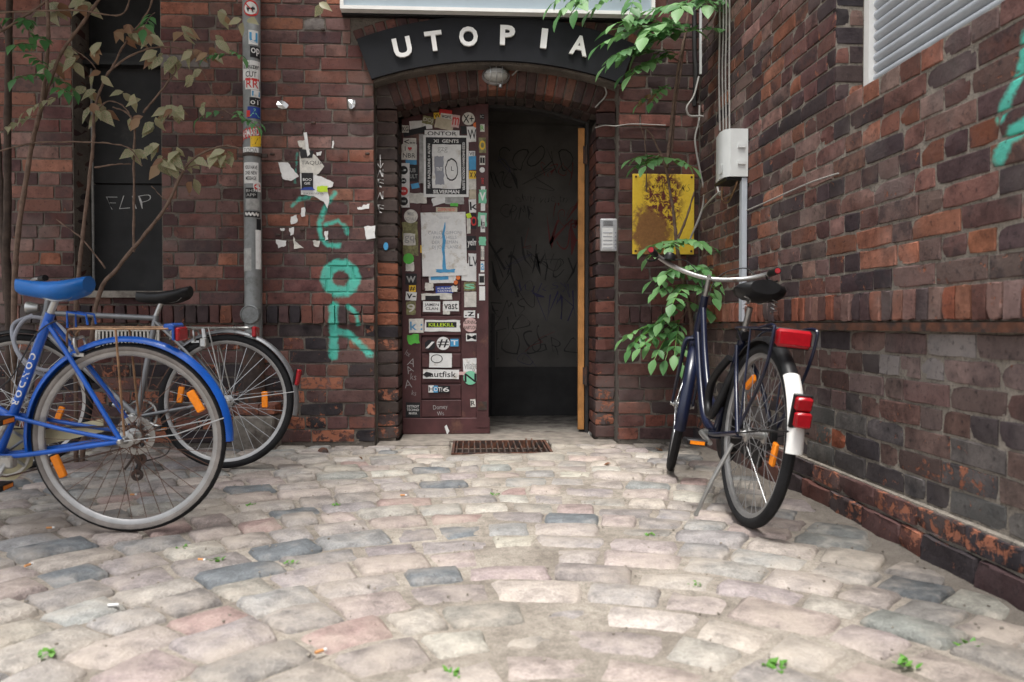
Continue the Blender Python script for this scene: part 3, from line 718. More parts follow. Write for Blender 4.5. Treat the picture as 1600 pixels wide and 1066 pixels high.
def stone_mesh(u0, u1, v0, v1, cob):
    g = rng.uniform(.002,.006); ss = [0, .07, .36, .64, .93, 1]; tt = [0, .09, .5, .91, 1]
    cs = [(u0+g+rng.uniform(-.003,.009), v0+g+rng.uniform(-.003,.008)), (u1-g-rng.uniform(-.003,.009), v0+g+rng.uniform(-.003,.008)), (u1-g-rng.uniform(-.003,.009), v1-g-rng.uniform(-.003,.008)), (u0+g+rng.uniform(-.003,.009), v1-g-rng.uniform(-.003,.008))]
    lift = rng.gauss(0, .004); tx, ty = rng.gauss(0,.022), rng.gauss(0,.022); sd = rng.uniform(0,90)
    uc, vc = (u0+u1)/2, (v0+v1)/2; cx, cy = cob(uc, vc); V = []; crown = rng.uniform(.001,.006)
    for t in tt:
        for s in ss:
            a = ((cs[0][0]*(1-s)+cs[1][0]*s)*(1-t)+(cs[3][0]*(1-s)+cs[2][0]*s)*t, (cs[0][1]*(1-s)+cs[1][1]*s)*(1-t)+(cs[3][1]*(1-s)+cs[2][1]*s)*t)
            es = abs(2*s-1); et = abs(2*t-1); k = (es**14+et**14)                       # round the corners
            if k > 1: q = (1/k)**.10; a = (uc+(a[0]-uc)*q, vc+(a[1]-vc)*q)
            x, y = cob(*a)
            x += .013*noise.noise(Vector((x*13, y*13, sd))); y += .013*noise.noise(Vector((x*13, y*13, sd+7)))
            e = max(es, et); prof = crown*(1-e*e) - (.013 if e > .99 else (.002 if e > .7 else 0))
            z = gz(cx, cy) + lift + prof + tx*(x-cx) + ty*(y-cy) + .004*noise.noise(Vector((x*30, y*30, sd)))
            V.append(Vector((x, y, z)))
    ns, n_t = len(ss), len(tt); F = [(j*ns+i, j*ns+i+1, (j+1)*ns+i+1, (j+1)*ns+i) for j in range(n_t-1) for i in range(ns-1)]
    ring_ = [i for i in range(ns)] + [j*ns+ns-1 for j in range(1,n_t)] + [(n_t-1)*ns+i for i in range(ns-2,-1,-1)] + [j*ns for j in range(n_t-2,0,-1)]
    b = len(V); V += [Vector((V[i].x, V[i].y, V[i].z-.05)) for i in ring_]; n = len(ring_)
    F += [(ring_[(q+1)%n], ring_[q], b+q, b+(q+1)%n) for q in range(n)]
    return Vector((cx, cy, gz(cx, cy))), V, F
fwd = _rot @ Vector((0,0,-1)); items = []
for (u0, u1, v0, v1, cob) in stones:
    x_, y_ = cob((u0+u1)/2, (v0+v1)/2)
    if cob is not flat_map and (y_ > -.43 or y_ < -4.4 or x_ < -3.4 or x_ > 1.5): continue
    c, V, F = stone_mesh(u0, u1, v0, v1, cob)
    lim = -.385 if cob is not flat_map else -.02
    V = [Vector((min(q.x, 1.455+.012*noise.noise(q*9)), min(q.y, lim), q.z)) for q in V]
    if c.x > 1.40 or c.x < -3.3 or c.y > -.03 or c.y < -4.3: continue
    if DR[0]-.06 < c.x < DR[1]+.06 and DR[2]-.05 < c.y < DR[3]+.08: continue
    if max(p.x for p in V)-min(p.x for p in V) < .05 or max(p.y for p in V)-min(p.y for p in V) < .05: continue
    if any(DR[0]-.02 < p.x < DR[1]+.02 and DR[2]-.02 < p.y < DR[3]+.02 for p in V): continue
    d = c-CAM; zc = d.dot(fwd); rt = _rot @ Vector((1,0,0)); up = _rot @ Vector((0,1,0))
    vis = zc > .3 and abs(d.dot(rt)/zc) < .70 and d.dot(up)/zc > -.47
    area = (u1-u0)*(v1-v0)*(abs(d.z)/max(zc,.3)**3) if vis else 0
    t = rng.random(); cc = pick(PAL_ST)
    if t < .07: cc = tuple(x for x in (.155,.172,.188))
    elif t < .11: cc = (.34,.245,.228)
    if c.x > .95: k = 1-.60*min((c.x-.95)/.35, 1); cc = tuple(x*k for x in cc)          # stones get steadily darker towards the side wall
    items.append((area, c, V, F, cc))
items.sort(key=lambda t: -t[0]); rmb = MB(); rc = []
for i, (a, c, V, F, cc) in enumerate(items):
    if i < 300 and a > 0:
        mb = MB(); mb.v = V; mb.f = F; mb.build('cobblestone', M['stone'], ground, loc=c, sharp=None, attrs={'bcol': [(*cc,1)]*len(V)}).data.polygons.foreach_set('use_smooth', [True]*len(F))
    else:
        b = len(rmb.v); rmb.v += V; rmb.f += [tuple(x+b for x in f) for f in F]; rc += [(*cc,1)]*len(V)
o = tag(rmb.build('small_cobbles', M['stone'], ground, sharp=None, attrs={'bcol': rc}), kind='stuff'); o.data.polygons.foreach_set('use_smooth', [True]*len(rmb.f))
# threshold slab and paving strip before the door
th = MB().cbox(((PL+PR)/2, .325, -.045), (PR-PL-.004, .35, .07), bev=.008).build('threshold', M['sill']); tag(th, kind='structure')
for a_, b_ in ((XL0+.004, DR[0]-.012), (DR[1]+.012, XR0-.004)): tag(MB().cbox(((a_+b_)/2, .068, -.048), (b_-a_, .156, .07), bev=.008).build('threshold', M['sill']), kind='structure')
# drain grate
dg = thing('drain_grate', 'rusty slotted drain grate in paving before the door', 'drain', ((DR[0]+DR[1])/2, (DR[2]+DR[3])/2, -.03))
zt_ = gz((DR[0]+DR[1])/2, DR[2])-.006
fr_ = MB(); x0, x1, ya, yb = DR[0]+.006, DR[1]-.006, DR[2]+.006, DR[3]-.006
fr_.box((x0,ya,zt_-.05),(x1,ya+.016,zt_)).box((x0,yb-.016,zt_-.05),(x1,yb,zt_)).box((x0,ya+.016,zt_-.05),(x0+.016,yb-.016,zt_)).box((x1-.016,ya+.016,zt_-.05),(x1,yb-.016,zt_))
fr_.build('frame', M['rust'], dg)
bar0 = None; n = 16
for i in range(n):
    x = x0+.03+(x1-x0-.06)*i/(n-1)
    if bar0 is None: bar0 = MB().cbox((x, (ya+yb)/2, zt_-.016), (.009, yb-ya-.036, .030), bev=.002).build('bar', M['iron'], dg)
    else:
        o = bar0.copy(); col.objects.link(o); o.location.x = bar0.location.x + (x-x0-.03)
        if i in (12,13): o.rotation_euler = (0, R(3), R(-2))
for k in range(3): MB().box((x0+.017, ya+.10+k*.13, zt_-.060), (x1-.017, ya+.108+k*.13, zt_-.034)).build('cross_bar', M['iron'], dg)

# ================================================================== entrance: sign, lamp, light box, door
sg = thing('arched_sign', 'black arched sign board with white letters over the doorway', 'sign', (SIGN_LO[0], -.03, SIGN_LO[1]+SIGN_LO[2]))
hl, hh = math.asin((wx(968)-wx(583))/2/SIGN_LO[2]), math.asin((wx(990)-wx(560))/2/SIGN_HI[2])
poly = [(SIGN_LO[0]+SIGN_LO[2]*math.sin(-hl+2*hl*i/28), SIGN_LO[1]+SIGN_LO[2]*math.cos(-hl+2*hl*i/28)) for i in range(29)]
poly += [(SIGN_HI[0]+SIGN_HI[2]*math.sin(hh-2*hh*i/28), SIGN_HI[1]+SIGN_HI[2]*math.cos(hh-2*hh*i/28)) for i in range(29)]
MB().prism(poly, -.040, -.012).build('board', M['board'], sg, sharp=30)
def text_mesh(body, bold=0.0, ext=0.0):
    cu = bpy.data.curves.new('t', 'FONT'); cu.body = body; cu.size = 1.0; cu.offset = bold; cu.extrude = ext; cu.resolution_u = 3
    cu.align_x = 'CENTER'; cu.space_line = 1.05
    ob = bpy.data.objects.new('t', cu); col.objects.link(ob)
    me = bpy.data.meshes.new_from_object(ob.evaluated_get(bpy.context.evaluated_depsgraph_get()))
    vs = [tuple(v.co) for v in me.vertices]; fs = [tuple(p.vertices) for p in me.polygons]
    bpy.data.objects.remove(ob); bpy.data.curves.remove(cu); bpy.data.meshes.remove(me)
    if vs:
        a = [min(v[i] for v in vs) for i in (0,1)]; b = [max(v[i] for v in vs) for i in (0,1)]
        c = ((a[0]+b[0])/2, (a[1]+b[1])/2); vs = [(v[0]-c[0], v[1]-c[1], v[2]) for v in vs]; return vs, fs, b[0]-a[0], b[1]-a[1]
    return [], [], 1, 1
def lettering(name, body, c, width, height, mat, parent, rot=0.0, bold=0.01, depth=0.0, wrap=None, keep=False, shift=True, to=None, hand=0.0):
    vs, fs, w_, h_ = text_mesh(body, bold, .5 if depth else 0.0); sx, sy = width/w_, height/h_
    if keep: sx = sy = min(sx, sy)
    ca, sa = math.cos(rot), math.sin(rot); out = []
    for (a, b, d) in vs:
        a, b = a*sx, b*sy
        if hand: a, b = a + b*.35*math.sin(sx*91+a*9/width) + hand*height*math.sin(b*5/height+a*4/width), b + hand*height*1.2*math.sin(a*11/width+sx*50)
        a, b = a*ca-b*sa, a*sa+b*ca
        if to: out.append(to(a, b))
        elif wrap: 
            th_ = (c[0]+a-wrap[0])/wrap[2]; out.append((wrap[0]+wrap[2]*math.sin(th_), wrap[1]-wrap[2]*math.cos(th_), c[2]+b))
        else: out.append((c[0]+a, c[1]-d*depth, c[2]+b))
    mb = MB(); mb.v = out; mb.f = fs
    return mb.build(name, mat, parent, shift=shift, sharp=30)
for ch, px, py in (('U',629,75),('T',678,65),('O',732,58),('P',793,56),('I',850,61),('A',905,72)):
    c = W(px, py, -.045); a = math.atan2(-(c.x-SIGN_LO[0]), SIGN_LO[2])*.9
    hgt = 30/241; wd = {'U':.115,'T':.110,'O':.118,'P':.095,'I':.040,'A':.115}[ch]
    lettering('letter', ch, (c.x, -.050, c.z), wd, hgt, M['white'], sg, rot=a, bold=.035, depth=.018)
# light box above
lb = thing('framed_panel', 'pale grey panel in white metal frame above the black sign', 'panel', (wx(778,-.1), -.1, wz(18,-.1)))
xa, xb, zb = wx(534,-.1), wx(1021,-.1), wz(19,-.1)
MB().box((xa,-.115,zb),(xb,-.02,zb+.022)).box((xa,-.115,zb+.022),(xa+.022,-.02,zb+.75)).box((xb-.022,-.115,zb+.022),(xb,-.02,zb+.75)).box((xa,-.115,zb+.75),(xb,-.02,zb+.772)).build('frame', M['white'], lb)
MB().box((xa+.022,-.098,zb+.022),(xb-.022,-.02,zb+.75)).build('panel', M['panelblue'], lb)
MB().box((xa,-.05,zb-.012),(xb,.0,zb-.001)).build('lower_strip', M['blackp'], lb)  # thin black strip along the bottom edge of the frame
for q_ in (xa+.2, xb-.26): MB().box((q_,-.02,zb+.1),(q_+.06,.004,zb+.7)).build('bracket', M['iron'], lb)
# bulkhead lamp
c = W(775, 118, .08); lp = thing('bulkhead_lamp', 'oval caged bulkhead lamp under the crown of the arch', 'lamp', (c.x, .115, c.z))
def oval(cx, cz, a, b, y, n=24): return [(cx+a*math.cos(2*math.pi*k/n), y, cz+b*math.sin(2*math.pi*k/n)) for k in range(n)]
mb = MB(); prof = [(.092,.057,.112),(.092,.057,.085),(.084,.050,.075)]
vs = []; 
for a, b, y in prof: vs += oval(c.x, c.z, a, b, y)
mb.add(vs, [(i*24+k, i*24+(k+1)%24, (i+1)*24+(k+1)%24, (i+1)*24+k) for i in range(2) for k in range(24)]); mb.build('base', M['alu'], lp)
mb = MB(); vs = []
for a, b, y in [(.080,.046,.080),(.076,.043,.055),(.060,.034,.030),(.030,.018,.018),(.002,.001,.015)]: vs += oval(c.x, c.z, a, b, y)
mb.add(vs, [(i*24+k, i*24+(k+1)%24, (i+1)*24+(k+1)%24, (i+1)*24+k) for i in range(4) for k in range(24)]); mb.build('glass', M['glass'], lp)
mb = MB()
for dx in (-.045, 0, .045):
    mb.tube(smooth_path([(c.x+dx, .083, c.z-.054), (c.x+dx*.9, .03, c.z-.04), (c.x+dx*.8, .010, c.z), (c.x+dx*.9, .03, c.z+.04), (c.x+dx, .083, c.z+.054)], 4), .0028, 6)
mb.tube(smooth_path([(c.x-.09,.083,c.z),(c.x-.06,.028,c.z),(c.x,.008,c.z),(c.x+.06,.028,c.z),(c.x+.09,.083,c.z)],4), .0028, 6).build('cage', M['alu'], lp)
MB().lathe([(.012,-.075),(.012,-.055)],10,'z',(c.x+.03,.09,c.z)).build('cable_gland', M['alu'], lp)
cb = MB().tube(smooth_path([W(800,118,.10), W(815,108,.108), W(850,112,.108), W(895,122,.108), W(938,132,.108), W(947,142,.108), W(945,152,.108), W(930,168,.108)], 6), .005, 6).build('lamp_cable', M['cable'])
tag(cb, 'thin cable looping from the bulkhead lamp along the arch to the right', 'cable')

# ---- left door leaf with posters and stickers
xd0, xd1 = wx(629, YD), wx(763, YD); xd1b = wx(744, YD)
door = thing('door_leaf', 'closed oxblood door leaf plastered with stickers and posters', 'door', (xd0, YD, 0))
dz = lambda py: wz(py, YD)
zb_ = -.008
def topz(x): return arc_z(A2, min(max(x, PL+.004), PR-.004))-.004
xs = [xd0+(xd1-xd0)*i/10 for i in range(11)]
MB().prism([(xd0, zb_), (xd1, zb_)]+[(x, topz(x)) for x in reversed(xs)], YD+.012, YD+.05).build('backing', M['door'], door, sharp=20)
sx0, sx1, rx0 = wx(658, YD), wx(721, YD), wx(744, YD)
zk = dz(652)
def dbox(n_, a, b, z0, z1, ya=YD-.012, yb=YD+.013, m_='door', bev=.003): 
    return MB().cbox(((a+b)/2, (ya+yb)/2, (z0+z1)/2), (b-a, yb-ya, z1-z0), bev=bev).build(n_, M[m_], door)
xsl = [xd0+(sx0-xd0)*i/4 for i in range(5)]
MB().prism([(xd0, zk), (sx0, zk)]+[(x, topz(x)) for x in reversed(xsl)], YD-.012, YD+.011).build('stile', M['door'], door, sharp=20)
xsl = [sx1+(rx0-sx1)*i/4 for i in range(5)]
MB().prism([(sx1, zk), (rx0, zk)]+[(x, topz(x)) for x in reversed(xsl)], YD-.012, YD+.011).build('stile', M['door'], door, sharp=20)
xsl = [rx0+(xd1-rx0)*i/4 for i in range(5)]
MB().prism([(rx0+.002, zb_+.045), (xd1, zb_+.045)]+[(x, topz(x)) for x in reversed(xsl)], YD-.034, YD+.011).build('closing_batten', M['door'], door, sharp=20)
dbox('kick_board', xd0, xd1+.01, zb_, zk-.002, YD-.03)
for ya_, yb_ in ((625,651),(494,524),(320,333)): dbox('rail', sx0+.001, sx1-.001, dz(yb_), dz(ya_))
dbox('rail', sx0+.001, sx1-.001, dz(205), dz(186))
for ya_, yb_ in ((525,551),(552,575),(576,599),(600,624),(434,455),(456,474),(475,493)):
    dbox('slat', sx0+.003, sx1-.003, dz(yb_)+.003, dz(ya_)-.003, YD-.002, YD+.013, bev=.004)
dbox('latch_plate', rx0+.012, xd1-.012, dz(640), dz(627), YD-.037, YD-.033, 'iron', 0)
A4 = lambda x, y: (580+x/3.805, 160+y/3.805)
B4 = lambda x, y: (580+x/3.555, 420+y/3.555)
layer = [0]
def dplane(px):
    x = wx(px, YD)
    return YD-.0345 if px > 746 else YD-.0125
def patch(parent, pts, y, mat, name='sticker', th_=.0008, mats=None):
    return MB().prism(pts, y-th_, y).build(name, mat, parent, sharp=20)
def torn(x0, z0, x1, z1, k=.0, rot=0.0, n=5):
    P_ = []
    for (a, b), (c_, d) in (((x0,z0),(x1,z0)), ((x1,z0),(x1,z1)), ((x1,z1),(x0,z1)), ((x0,z1),(x0,z0))):
        for i in range(n if k else 1):
            t = i/(n if k else 1); P_.append((a+(c_-a)*t+(rng.uniform(-k,k) if k else 0), b+(d-b)*t+(rng.uniform(-k,k) if k else 0)))
    cx, cz = (x0+x1)/2, (z0+z1)/2; ca, sa = math.cos(rot), math.sin(rot)
    return [(cx+(p[0]-cx)*ca-(p[1]-cz)*sa, cz+(p[0]-cx)*sa+(p[1]-cz)*ca) for p in P_]
def disc(cx, cz, r, n=20, ry=None): return [(cx+r*math.cos(2*math.pi*k/n), cz+(ry or r)*math.sin(2*math.pi*k/n)) for k in range(n)]
def ring_mesh(parent, cx, cz, r0, r1, y, mat, name='print', n=24, ry=1.0, wob=0.0):
    mb = MB(); vs = []
    for k in range(n):
        t = 2*math.pi*k/n; q = 1+wob*rng.uniform(-1,1)
        for r in (r0, r1): vs.append((cx+r*q*math.cos(t), y, cz+r*q*ry*math.sin(t)))
    mb.add(vs, [(2*k, 2*k+1, 2*((k+1)%n)+1, 2*((k+1)%n)) for k in range(n)]); return mb.build(name, mat, parent, sharp=None)
def door_sticker(Z, x0, y0_, x1, y1_, mat, text=None, tmat='black', rot=0.0, k=.0, proud=0.0, shape='rect', tb=.01, trot=0.0, parent=None):
    p0, p1 = Z(x0, y1_), Z(x1, y0_); y = dplane((p0[0]+p1[0])/2) - proud - layer[0]*.00003; layer[0] += 1
    a, b = W(p0[0], p0[1], y), W(p1[0], p1[1], y)
    pts = disc((a.x+b.x)/2, (a.z+b.z)/2, abs(b.x-a.x)/2, 20, abs(b.z-a.z)/2) if shape == 'disc' else torn(a.x, a.z, b.x, b.z, k, R(rot))
    o = patch(parent or door, pts, y, M[mat])
    if text: lettering('print', text, ((a.x+b.x)/2, y-.0013, (a.z+b.z)/2), abs(b.x-a.x)*.84, abs(b.z-a.z)*.62, M[tmat], o, rot=R(rot+trot), bold=tb)
    o['_y'] = y; return o, a, b, y
for s in [
    (A4,228,110,362,160,'paper',None,'black',4,.001), (A4,190,158,330,190,'black',None,'black',14,.002), (A4,183,137,224,180,'offwhite','KG','black',0,.001),
    (A4,372,62,412,98,'yellow','W','black',4,0), (A4,405,45,480,78,'red',None,'white',-6,0), (A4,412,68,482,100,'offwhite','wcant','black',-6,0), (A4,305,85,372,130,'olive','DOJ','offwhite',-10,.002),
    (A4,380,98,490,160,'beige',None,'black',-12,.002), (A4,480,75,525,150,'pink','m','red',-8,.002), (A4,570,145,630,235,'paper','W','black',3,.001), (A4,532,140,566,190,'black',None,'white',10,.002),
    (A4,318,168,525,204,'paper','ONTOR','black',0,.001), (A4,285,190,330,482,'greyp',None,'black',0,.002), (A4,190,213,268,256,'offwhite','<--','black',0,.001),
    (A4,205,340,270,370,'blue',None,'white',0,.001), (A4,205,374,280,470,'black','SUB\nCULT','greyp',0,.002), (A4,238,482,285,512,'blue',None,'white',12,.001),
    (A4,230,540,330,600,'offwhite',None,'black',0,.003), (A4,362,562,445,606,'paper',None,'black',14,.004), (A4,440,560,552,604,'greyp',None,'black',0,.003), (A4,470,600,516,618,'green',None,'black',0,.001),
    (A4,580,290,618,322,'paper','VE','black',0,0), (A4,580,320,630,402,'blue',None,'white',3,.001), (A4,582,408,632,456,'yellow','x x','black',-3,.001), (A4,580,456,630,518,'offwhite',None,'black',0,.002),
    (A4,582,520,634,574,'beige',None,'black',0,.003), (A4,582,576,636,655,'paper','k','black',4,.001), (A4,588,662,632,752,'black','o','red',0,.001), (A4,566,660,594,688,'lime',None,'black',20,.001), (A4,568,690,590,780,'offwhite',None,'black',0,.002),
    (A4,568,795,636,880,'black','yelm','white',0,0), (A4,578,900,638,992,'paper','LV','black',0,.003), (A4,540,960,636,1062,'paper',None,'black',-3,.003),
    (A4,188,712,276,912,'olive',None,'black',2,.004), (A4,192,780,262,850,'offwhite','gq','greyp',0,.003), (A4,205,1018,270,1075,'black','x','greyp',0,.002), (A4,205,950,255,1004,'offwhite',None,'black',0,.002), (A4,292,850,312,895,'yellow',None,'black',0,.001),
    (A4,640,210,682,300,'olive','o','yellow',0,.002), (A4,646,70,672,100,'black','IC','greyp',0,0), (A4,648,130,674,175,'offwhite','R','green',0,0), (A4,645,318,677,372,'offwhite','--','black',0,0), (A4,652,440,670,495,'door','THE','red',0,0), (A4,652,500,678,645,'paper',None,'black',0,.001),
    (A4,640,520,684,600,'mint','v','white',0,.004), (A4,634,655,686,738,'mint',None,'black',0,.004), (A4,650,672,677,772,'paper','Muse','black',0,0), (A4,640,800,682,850,'mint',None,'black',0,.003), (A4,652,855,672,936,'offwhite','ii','greyp',0,0),
    (A4,650,945,673,1010,'paper','a','blue',0,0), (A4,640,1020,674,1085,'paper','I','black',0,0),
    (B4,600,98,632,176,'paper',None,'black',0,0), (B4,320,35,470,78,'paper',None,'black',1,.003), (B4,330,42,430,62,'blue',None,'white',1,.002), (B4,358,97,455,136,'navy','AUSLAND\nKANTINE','paper',1,.001), (B4,300,80,345,122,'offwhite',None,'black',0,.004), (B4,445,96,480,130,'offwhite',None,'black',0,.005),
    (B4,190,30,252,88,'black','w','greyp',0,.001), (B4,210,92,248,130,'yellow','#','black',0,0), (B4,192,130,252,176,'paper','v-','black',-4,.002), (B4,195,182,247,256,'olive','9','offwhite',0,.003), (B4,278,137,448,172,'offwhite',None,'black',1,.003), (B4,300,150,382,173,'black',None,'black',1,.001),
    (B4,288,182,383,240,'paper','JAMEN\nCLAN','black',-1,0), (B4,398,180,487,236,'paper','vast','black',0,.001), (B4,515,75,580,122,'olive','s','mint',0,.003), (B4,517,128,592,213,'offwhite',None,'greyp',0,.001), (B4,515,232,577,272,'paper','.z','black',0,.001), (B4,527,360,588,402,'paper','M','black',0,.001),
    (B4,298,284,494,350,'paper',None,'black',0,.004), (B4,306,296,474,327,'black','KILLEKILL','lime',0,0), (B4,210,278,291,356,'offwhite','k :','blue',1,.001), (B4,203,366,266,418,'green',None,'white',8,.005), (B4,440,390,485,432,'blue','T','white',0,0),
    (B4,323,470,448,549,'paper',None,'black',-1,.001), (B4,288,560,488,612,'paper','rautfisk','black',-1,.001), (B4,510,497,598,590,'paper','vilage','greyp',2,.002), (B4,488,572,584,590,'pink',None,'red',0,.001),
    (B4,318,648,348,688,'paper','H','black',0,0), (B4,346,650,372,688,'blue','O','paper',0,0), (B4,370,650,396,690,'black','T!','paper',0,0), (B4,396,650,437,691,'black','6','paper',-4,0), (B4,551,725,580,768,'offwhite','R','black',4,0), (B4,192,742,272,826,'black','DETROIT\nTECHNO\nMAFIA','paper',-1,0),
    (B4,590,250,598,275,'paper',None,'black',0,0), (B4,400,236,436,254,'offwhite',None,'black',0,.002)]:
    Z, x0, y0_, x1, y1_, mt, tx, tm, rt, k = s; door_sticker(Z, x0, y0_, x1, y1_, mt, tx, tm, rt, k)
for (Z, x, y, r, mt, tx, tm) in [(A4,578,98,38,'offwhite','X+','black'),(A4,621,135,15,'orange',None,''),(A4,236,678,41,'offwhite','MRK\nSCHALL','greyp'),(A4,222,930,32,'green',None,''),(A4,660,402,16,'paper',None,''),
                           (B4,551,312,40,'pink','BURNING\nBABYLON','black'),(B4,400,415,37,'paper','#','black'),(B4,327,424,30,'black','/','paper'),(B4,551,606,39,'mint','N','black'),(B4,470,76,12,'orange',None,''),(B4,483,50,12,'orange',None,'')]:
    door_sticker(Z, x-r, y-r, x+r, y+r, mt, tx, tm or 'black', shape='disc')
o, a, b, y = door_sticker(A4, 180, 250, 271, 342, 'offwhite', None, rot=-1, k=.0)
lettering('print', 'I    \nNBR', ((a.x+b.x)/2, y-.0013, (a.z+b.z)/2), (b.x-a.x)*.8, (b.z-a.z)*.72, M['black'], o, bold=.0)
cx, cz = a.x*.45+b.x*.55, a.z*.28+b.z*.72; q = (b.x-a.x)*.14
patch(o, [(cx+q*1.0*(math.sin(t)**3), cz+q/16*(13*math.cos(t)-5*math.cos(2*t)-2*math.cos(3*t)-math.cos(4*t))) for t in [2*math.pi*k/18 for k in range(18)]], y-.0011, M['red'], 'heart', .0002)
# strip of round logos on the door edge
o, a, b, y = door_sticker(A4, 157, 362, 228, 625, 'paper', None, proud=.012)
for (fy, mt, tx) in ((.84,'black','J'),(.60,'black','x'),(.37,'red','o'),(.14,'black','HOUSE')):
    cc = a.z+(b.z-a.z)*fy; d_ = patch(o, disc((a.x+b.x)/2, cc, (b.x-a.x)*(.36 if fy != .6 else .24)), y-.0010, M[mt], 'print', .0002)
    lettering('print', tx, ((a.x+b.x)/2, y-.0018, cc), (b.x-a.x)*.4, .012, M['paper'], o)
# framed poster with black border
o, a, b, y = door_sticker(A4, 312, 198, 579, 562, 'paper', None, rot=.3, k=.0015, proud=.002); o.name = 'poster'
w_, h_ = b.x-a.x, b.z-a.z; fx = lambda t: a.x+w_*t; fz = lambda t: a.z+h_*t
patch(o, rect(fx(.05), fx(.95), fz(.045), fz(.965)), y-.0010, M['black'], 'print', .0002)
patch(o, torn(fx(.19), fz(.135), fx(.83), fz(.855), .003), y-.0014, M['paper'], 'print', .0002)
P3 = lambda t, u: (fx(t), y-.0018, fz(u))
lettering('print', 'XI  GENTS', P3(.5,.905), w_*.56, h_*.055, M['paper'], o, bold=.02)
lettering('print', 'SILVERMAN', P3(.5,.085), w_*.58, h_*.06, M['paper'], o, bold=.03)
lettering('print', 'FEAT BAZILLIONS + ALVIN', P3(.12,.5), h_*.72, w_*.055, M['paper'], o, rot=R(90), bold=.02)
lettering('print', 'GEZEI BARDEMAN GORDON SLEEPER', P3(.89,.5), h_*.78, w_*.055, M['paper'], o, rot=R(-90), bold=.02)
lettering('print', 'gzg', (fx(.42), y-.0022, fz(.76)), w_*.22, h_*.09, M['greyp'], o, bold=-.01)
patch(o, torn(fx(.25), fz(.20), fx(.45), fz(.66), .004, 0.02, 9), y-.0016, M['greytext'], 'print', .0002)
lettering('print', 'TNT', (fx(.35), y-.0022, fz(.45)), w_*.14, h_*.06, M['paper'], o, bold=.03)
ring_mesh(o, fx(.62), fz(.44), w_*.125, w_*.145, y-.0018, M['black'], n=30, ry=1.75, wob=.05)
lettering('print', 'L', (fx(.64), y-.0022, fz(.46)), w_*.06, h_*.07, M['black'], o, bold=.0)
# white concert poster
o, a, b, y = door_sticker(A4, 300, 655, 566, 1032, 'paper', None, rot=1.6, k=.001, proud=.003); o.name = 'poster'
w_, h_ = b.x-a.x, b.z-a.z
lettering('print', 'CARLOS GIFFONI\nPARA  HILLS\nDER  FEEMAN\nDJ JOEL LANZ', P3(.52,.56), w_*.74, h_*.29, M['greytext'], o, rot=R(1.0), bold=-.008)
lettering('print', 'montag im keller\ndonnerstag', P3(.5,.915), w_*.3, h_*.035, M['greytext'], o, bold=0)
sp = [(.47,.07),(.46,.16),(.475,.30),(.45,.42),(.47,.55),(.455,.66),(.50,.78),(.515,.84),(.53,.84),(.535,.76),(.51,.66),(.54,.56),(.515,.42),(.525,.30),(.54,.16),(.55,.07)]
patch(o, [(fx(p[0]), fz(p[1])) for p in sp], y-.0024, M['blue'], 'print', .0002)
patch(o, torn(fx(.32), fz(.055), fx(.74), fz(.105), .004, 0, 8), y-.0022, M['blue'], 'print', .0002)
o, a, b, y = door_sticker(A4, 385, 625, 512, 652, 'beige', 'GLEEFEN PARTEY', 'red', 0, 0)
# drawn details on the lower stickers
c = W(*B4(364, 500), YD-.0165); ring_mesh(door, c.x, c.z, .036, .042, YD-.0170, M['black'], ry=.72)
c = W(*B4(322, 588), YD-.0165); patch(door, [(c.x-.045, c.z), (c.x-.02, c.z+.02), (c.x+.01, c.z+.012), (c.x+.02, c.z), (c.x+.01, c.z-.012), (c.x-.02, c.z-.02)], YD-.0168, M['black'], 'print', .0002)
lettering('print', 'Domey\nWs', (W(*B4(385,785), YD-.013).x, YD-.0128, W(*B4(385,785), YD).z), .10, .075, M['chalk'], door, rot=R(4), bold=-.01)
c = W(*B4(420, 893), YD-.03); patch(door, [(c.x-.016,c.z+.02),(c.x-.002,c.z+.034),(c.x+.018,c.z-.012),(c.x+.002,c.z-.036)], YD-.0315, M['paper'])
for (x, y, s) in ((205,470,.035),(225,520,.05),(212,560,.045),(235,600,.04),(205,640,.05),(238,690,.03)):
    c = W(*B4(x, y), YD-.013); lettering('print', rng.choice(('ks','hx','A','dz','n4')), (c.x, YD-.0128, c.z), s, s*1.1, M['chalk'], door, rot=R(rng.uniform(-30,30)), bold=-.02)
# ---- right leaf, swung inwards, edge on to us
xr0, xr1 = wx(903.5, YD), wx(913.5, YD)
dl = thing('open_door_leaf', 'open door leaf seen edge on, bare orange wood edge with hinges', 'door', (xr1, YD, 0))
Rz = Matrix.Rotation(R(-11), 3, 'Z'); MB().cbox(Vector(((xr0+xr1)/2, YD+.03, 1.08)) + Rz @ Vector((0,.31,0)), (xr1-xr0-.004, .62, 2.13), Rz, bev=.003).build('leaf', M['door'], dl)
MB().cbox(((xr0+xr1)/2, YD+.022, 1.08), (xr1-xr0, .022, 2.14), bev=.003).build('wood_edge', M['wood'], dl)
for py in (240, 588):
    z = dz(py); mb = MB().box((xr1-.012, YD-.004, z-.06), (xr1+.016, YD+.012, z+.06)); mb.lathe([(.009,-.07),(.009,.07)],10,'z',(xr1+.010, YD-.010, z)).build('hinge', M['iron'], dl)
fm = thing('door_frame', 'dark brown timber frame round the doorway opening', 'door frame', (PR-.02, YD, 0))
MB().prism([(xr1+.004, -.01),(PR-.002,-.01),(PR-.002,topz(PR-.01)),(xr1+.004,topz(xr1))], YD-.004, YD+.09).build('post', M['innerdark'], fm)
MB().prism([(PL+.002, -.01),(xd0-.003,-.01),(xd0-.003,topz(xd0)),(PL+.002,topz(PL))], YD-.004, YD+.09).build('post', M['innerdark'], fm)
xs = [xd1+.004+(xr1-xd1-.006)*i/12 for i in range(13)]
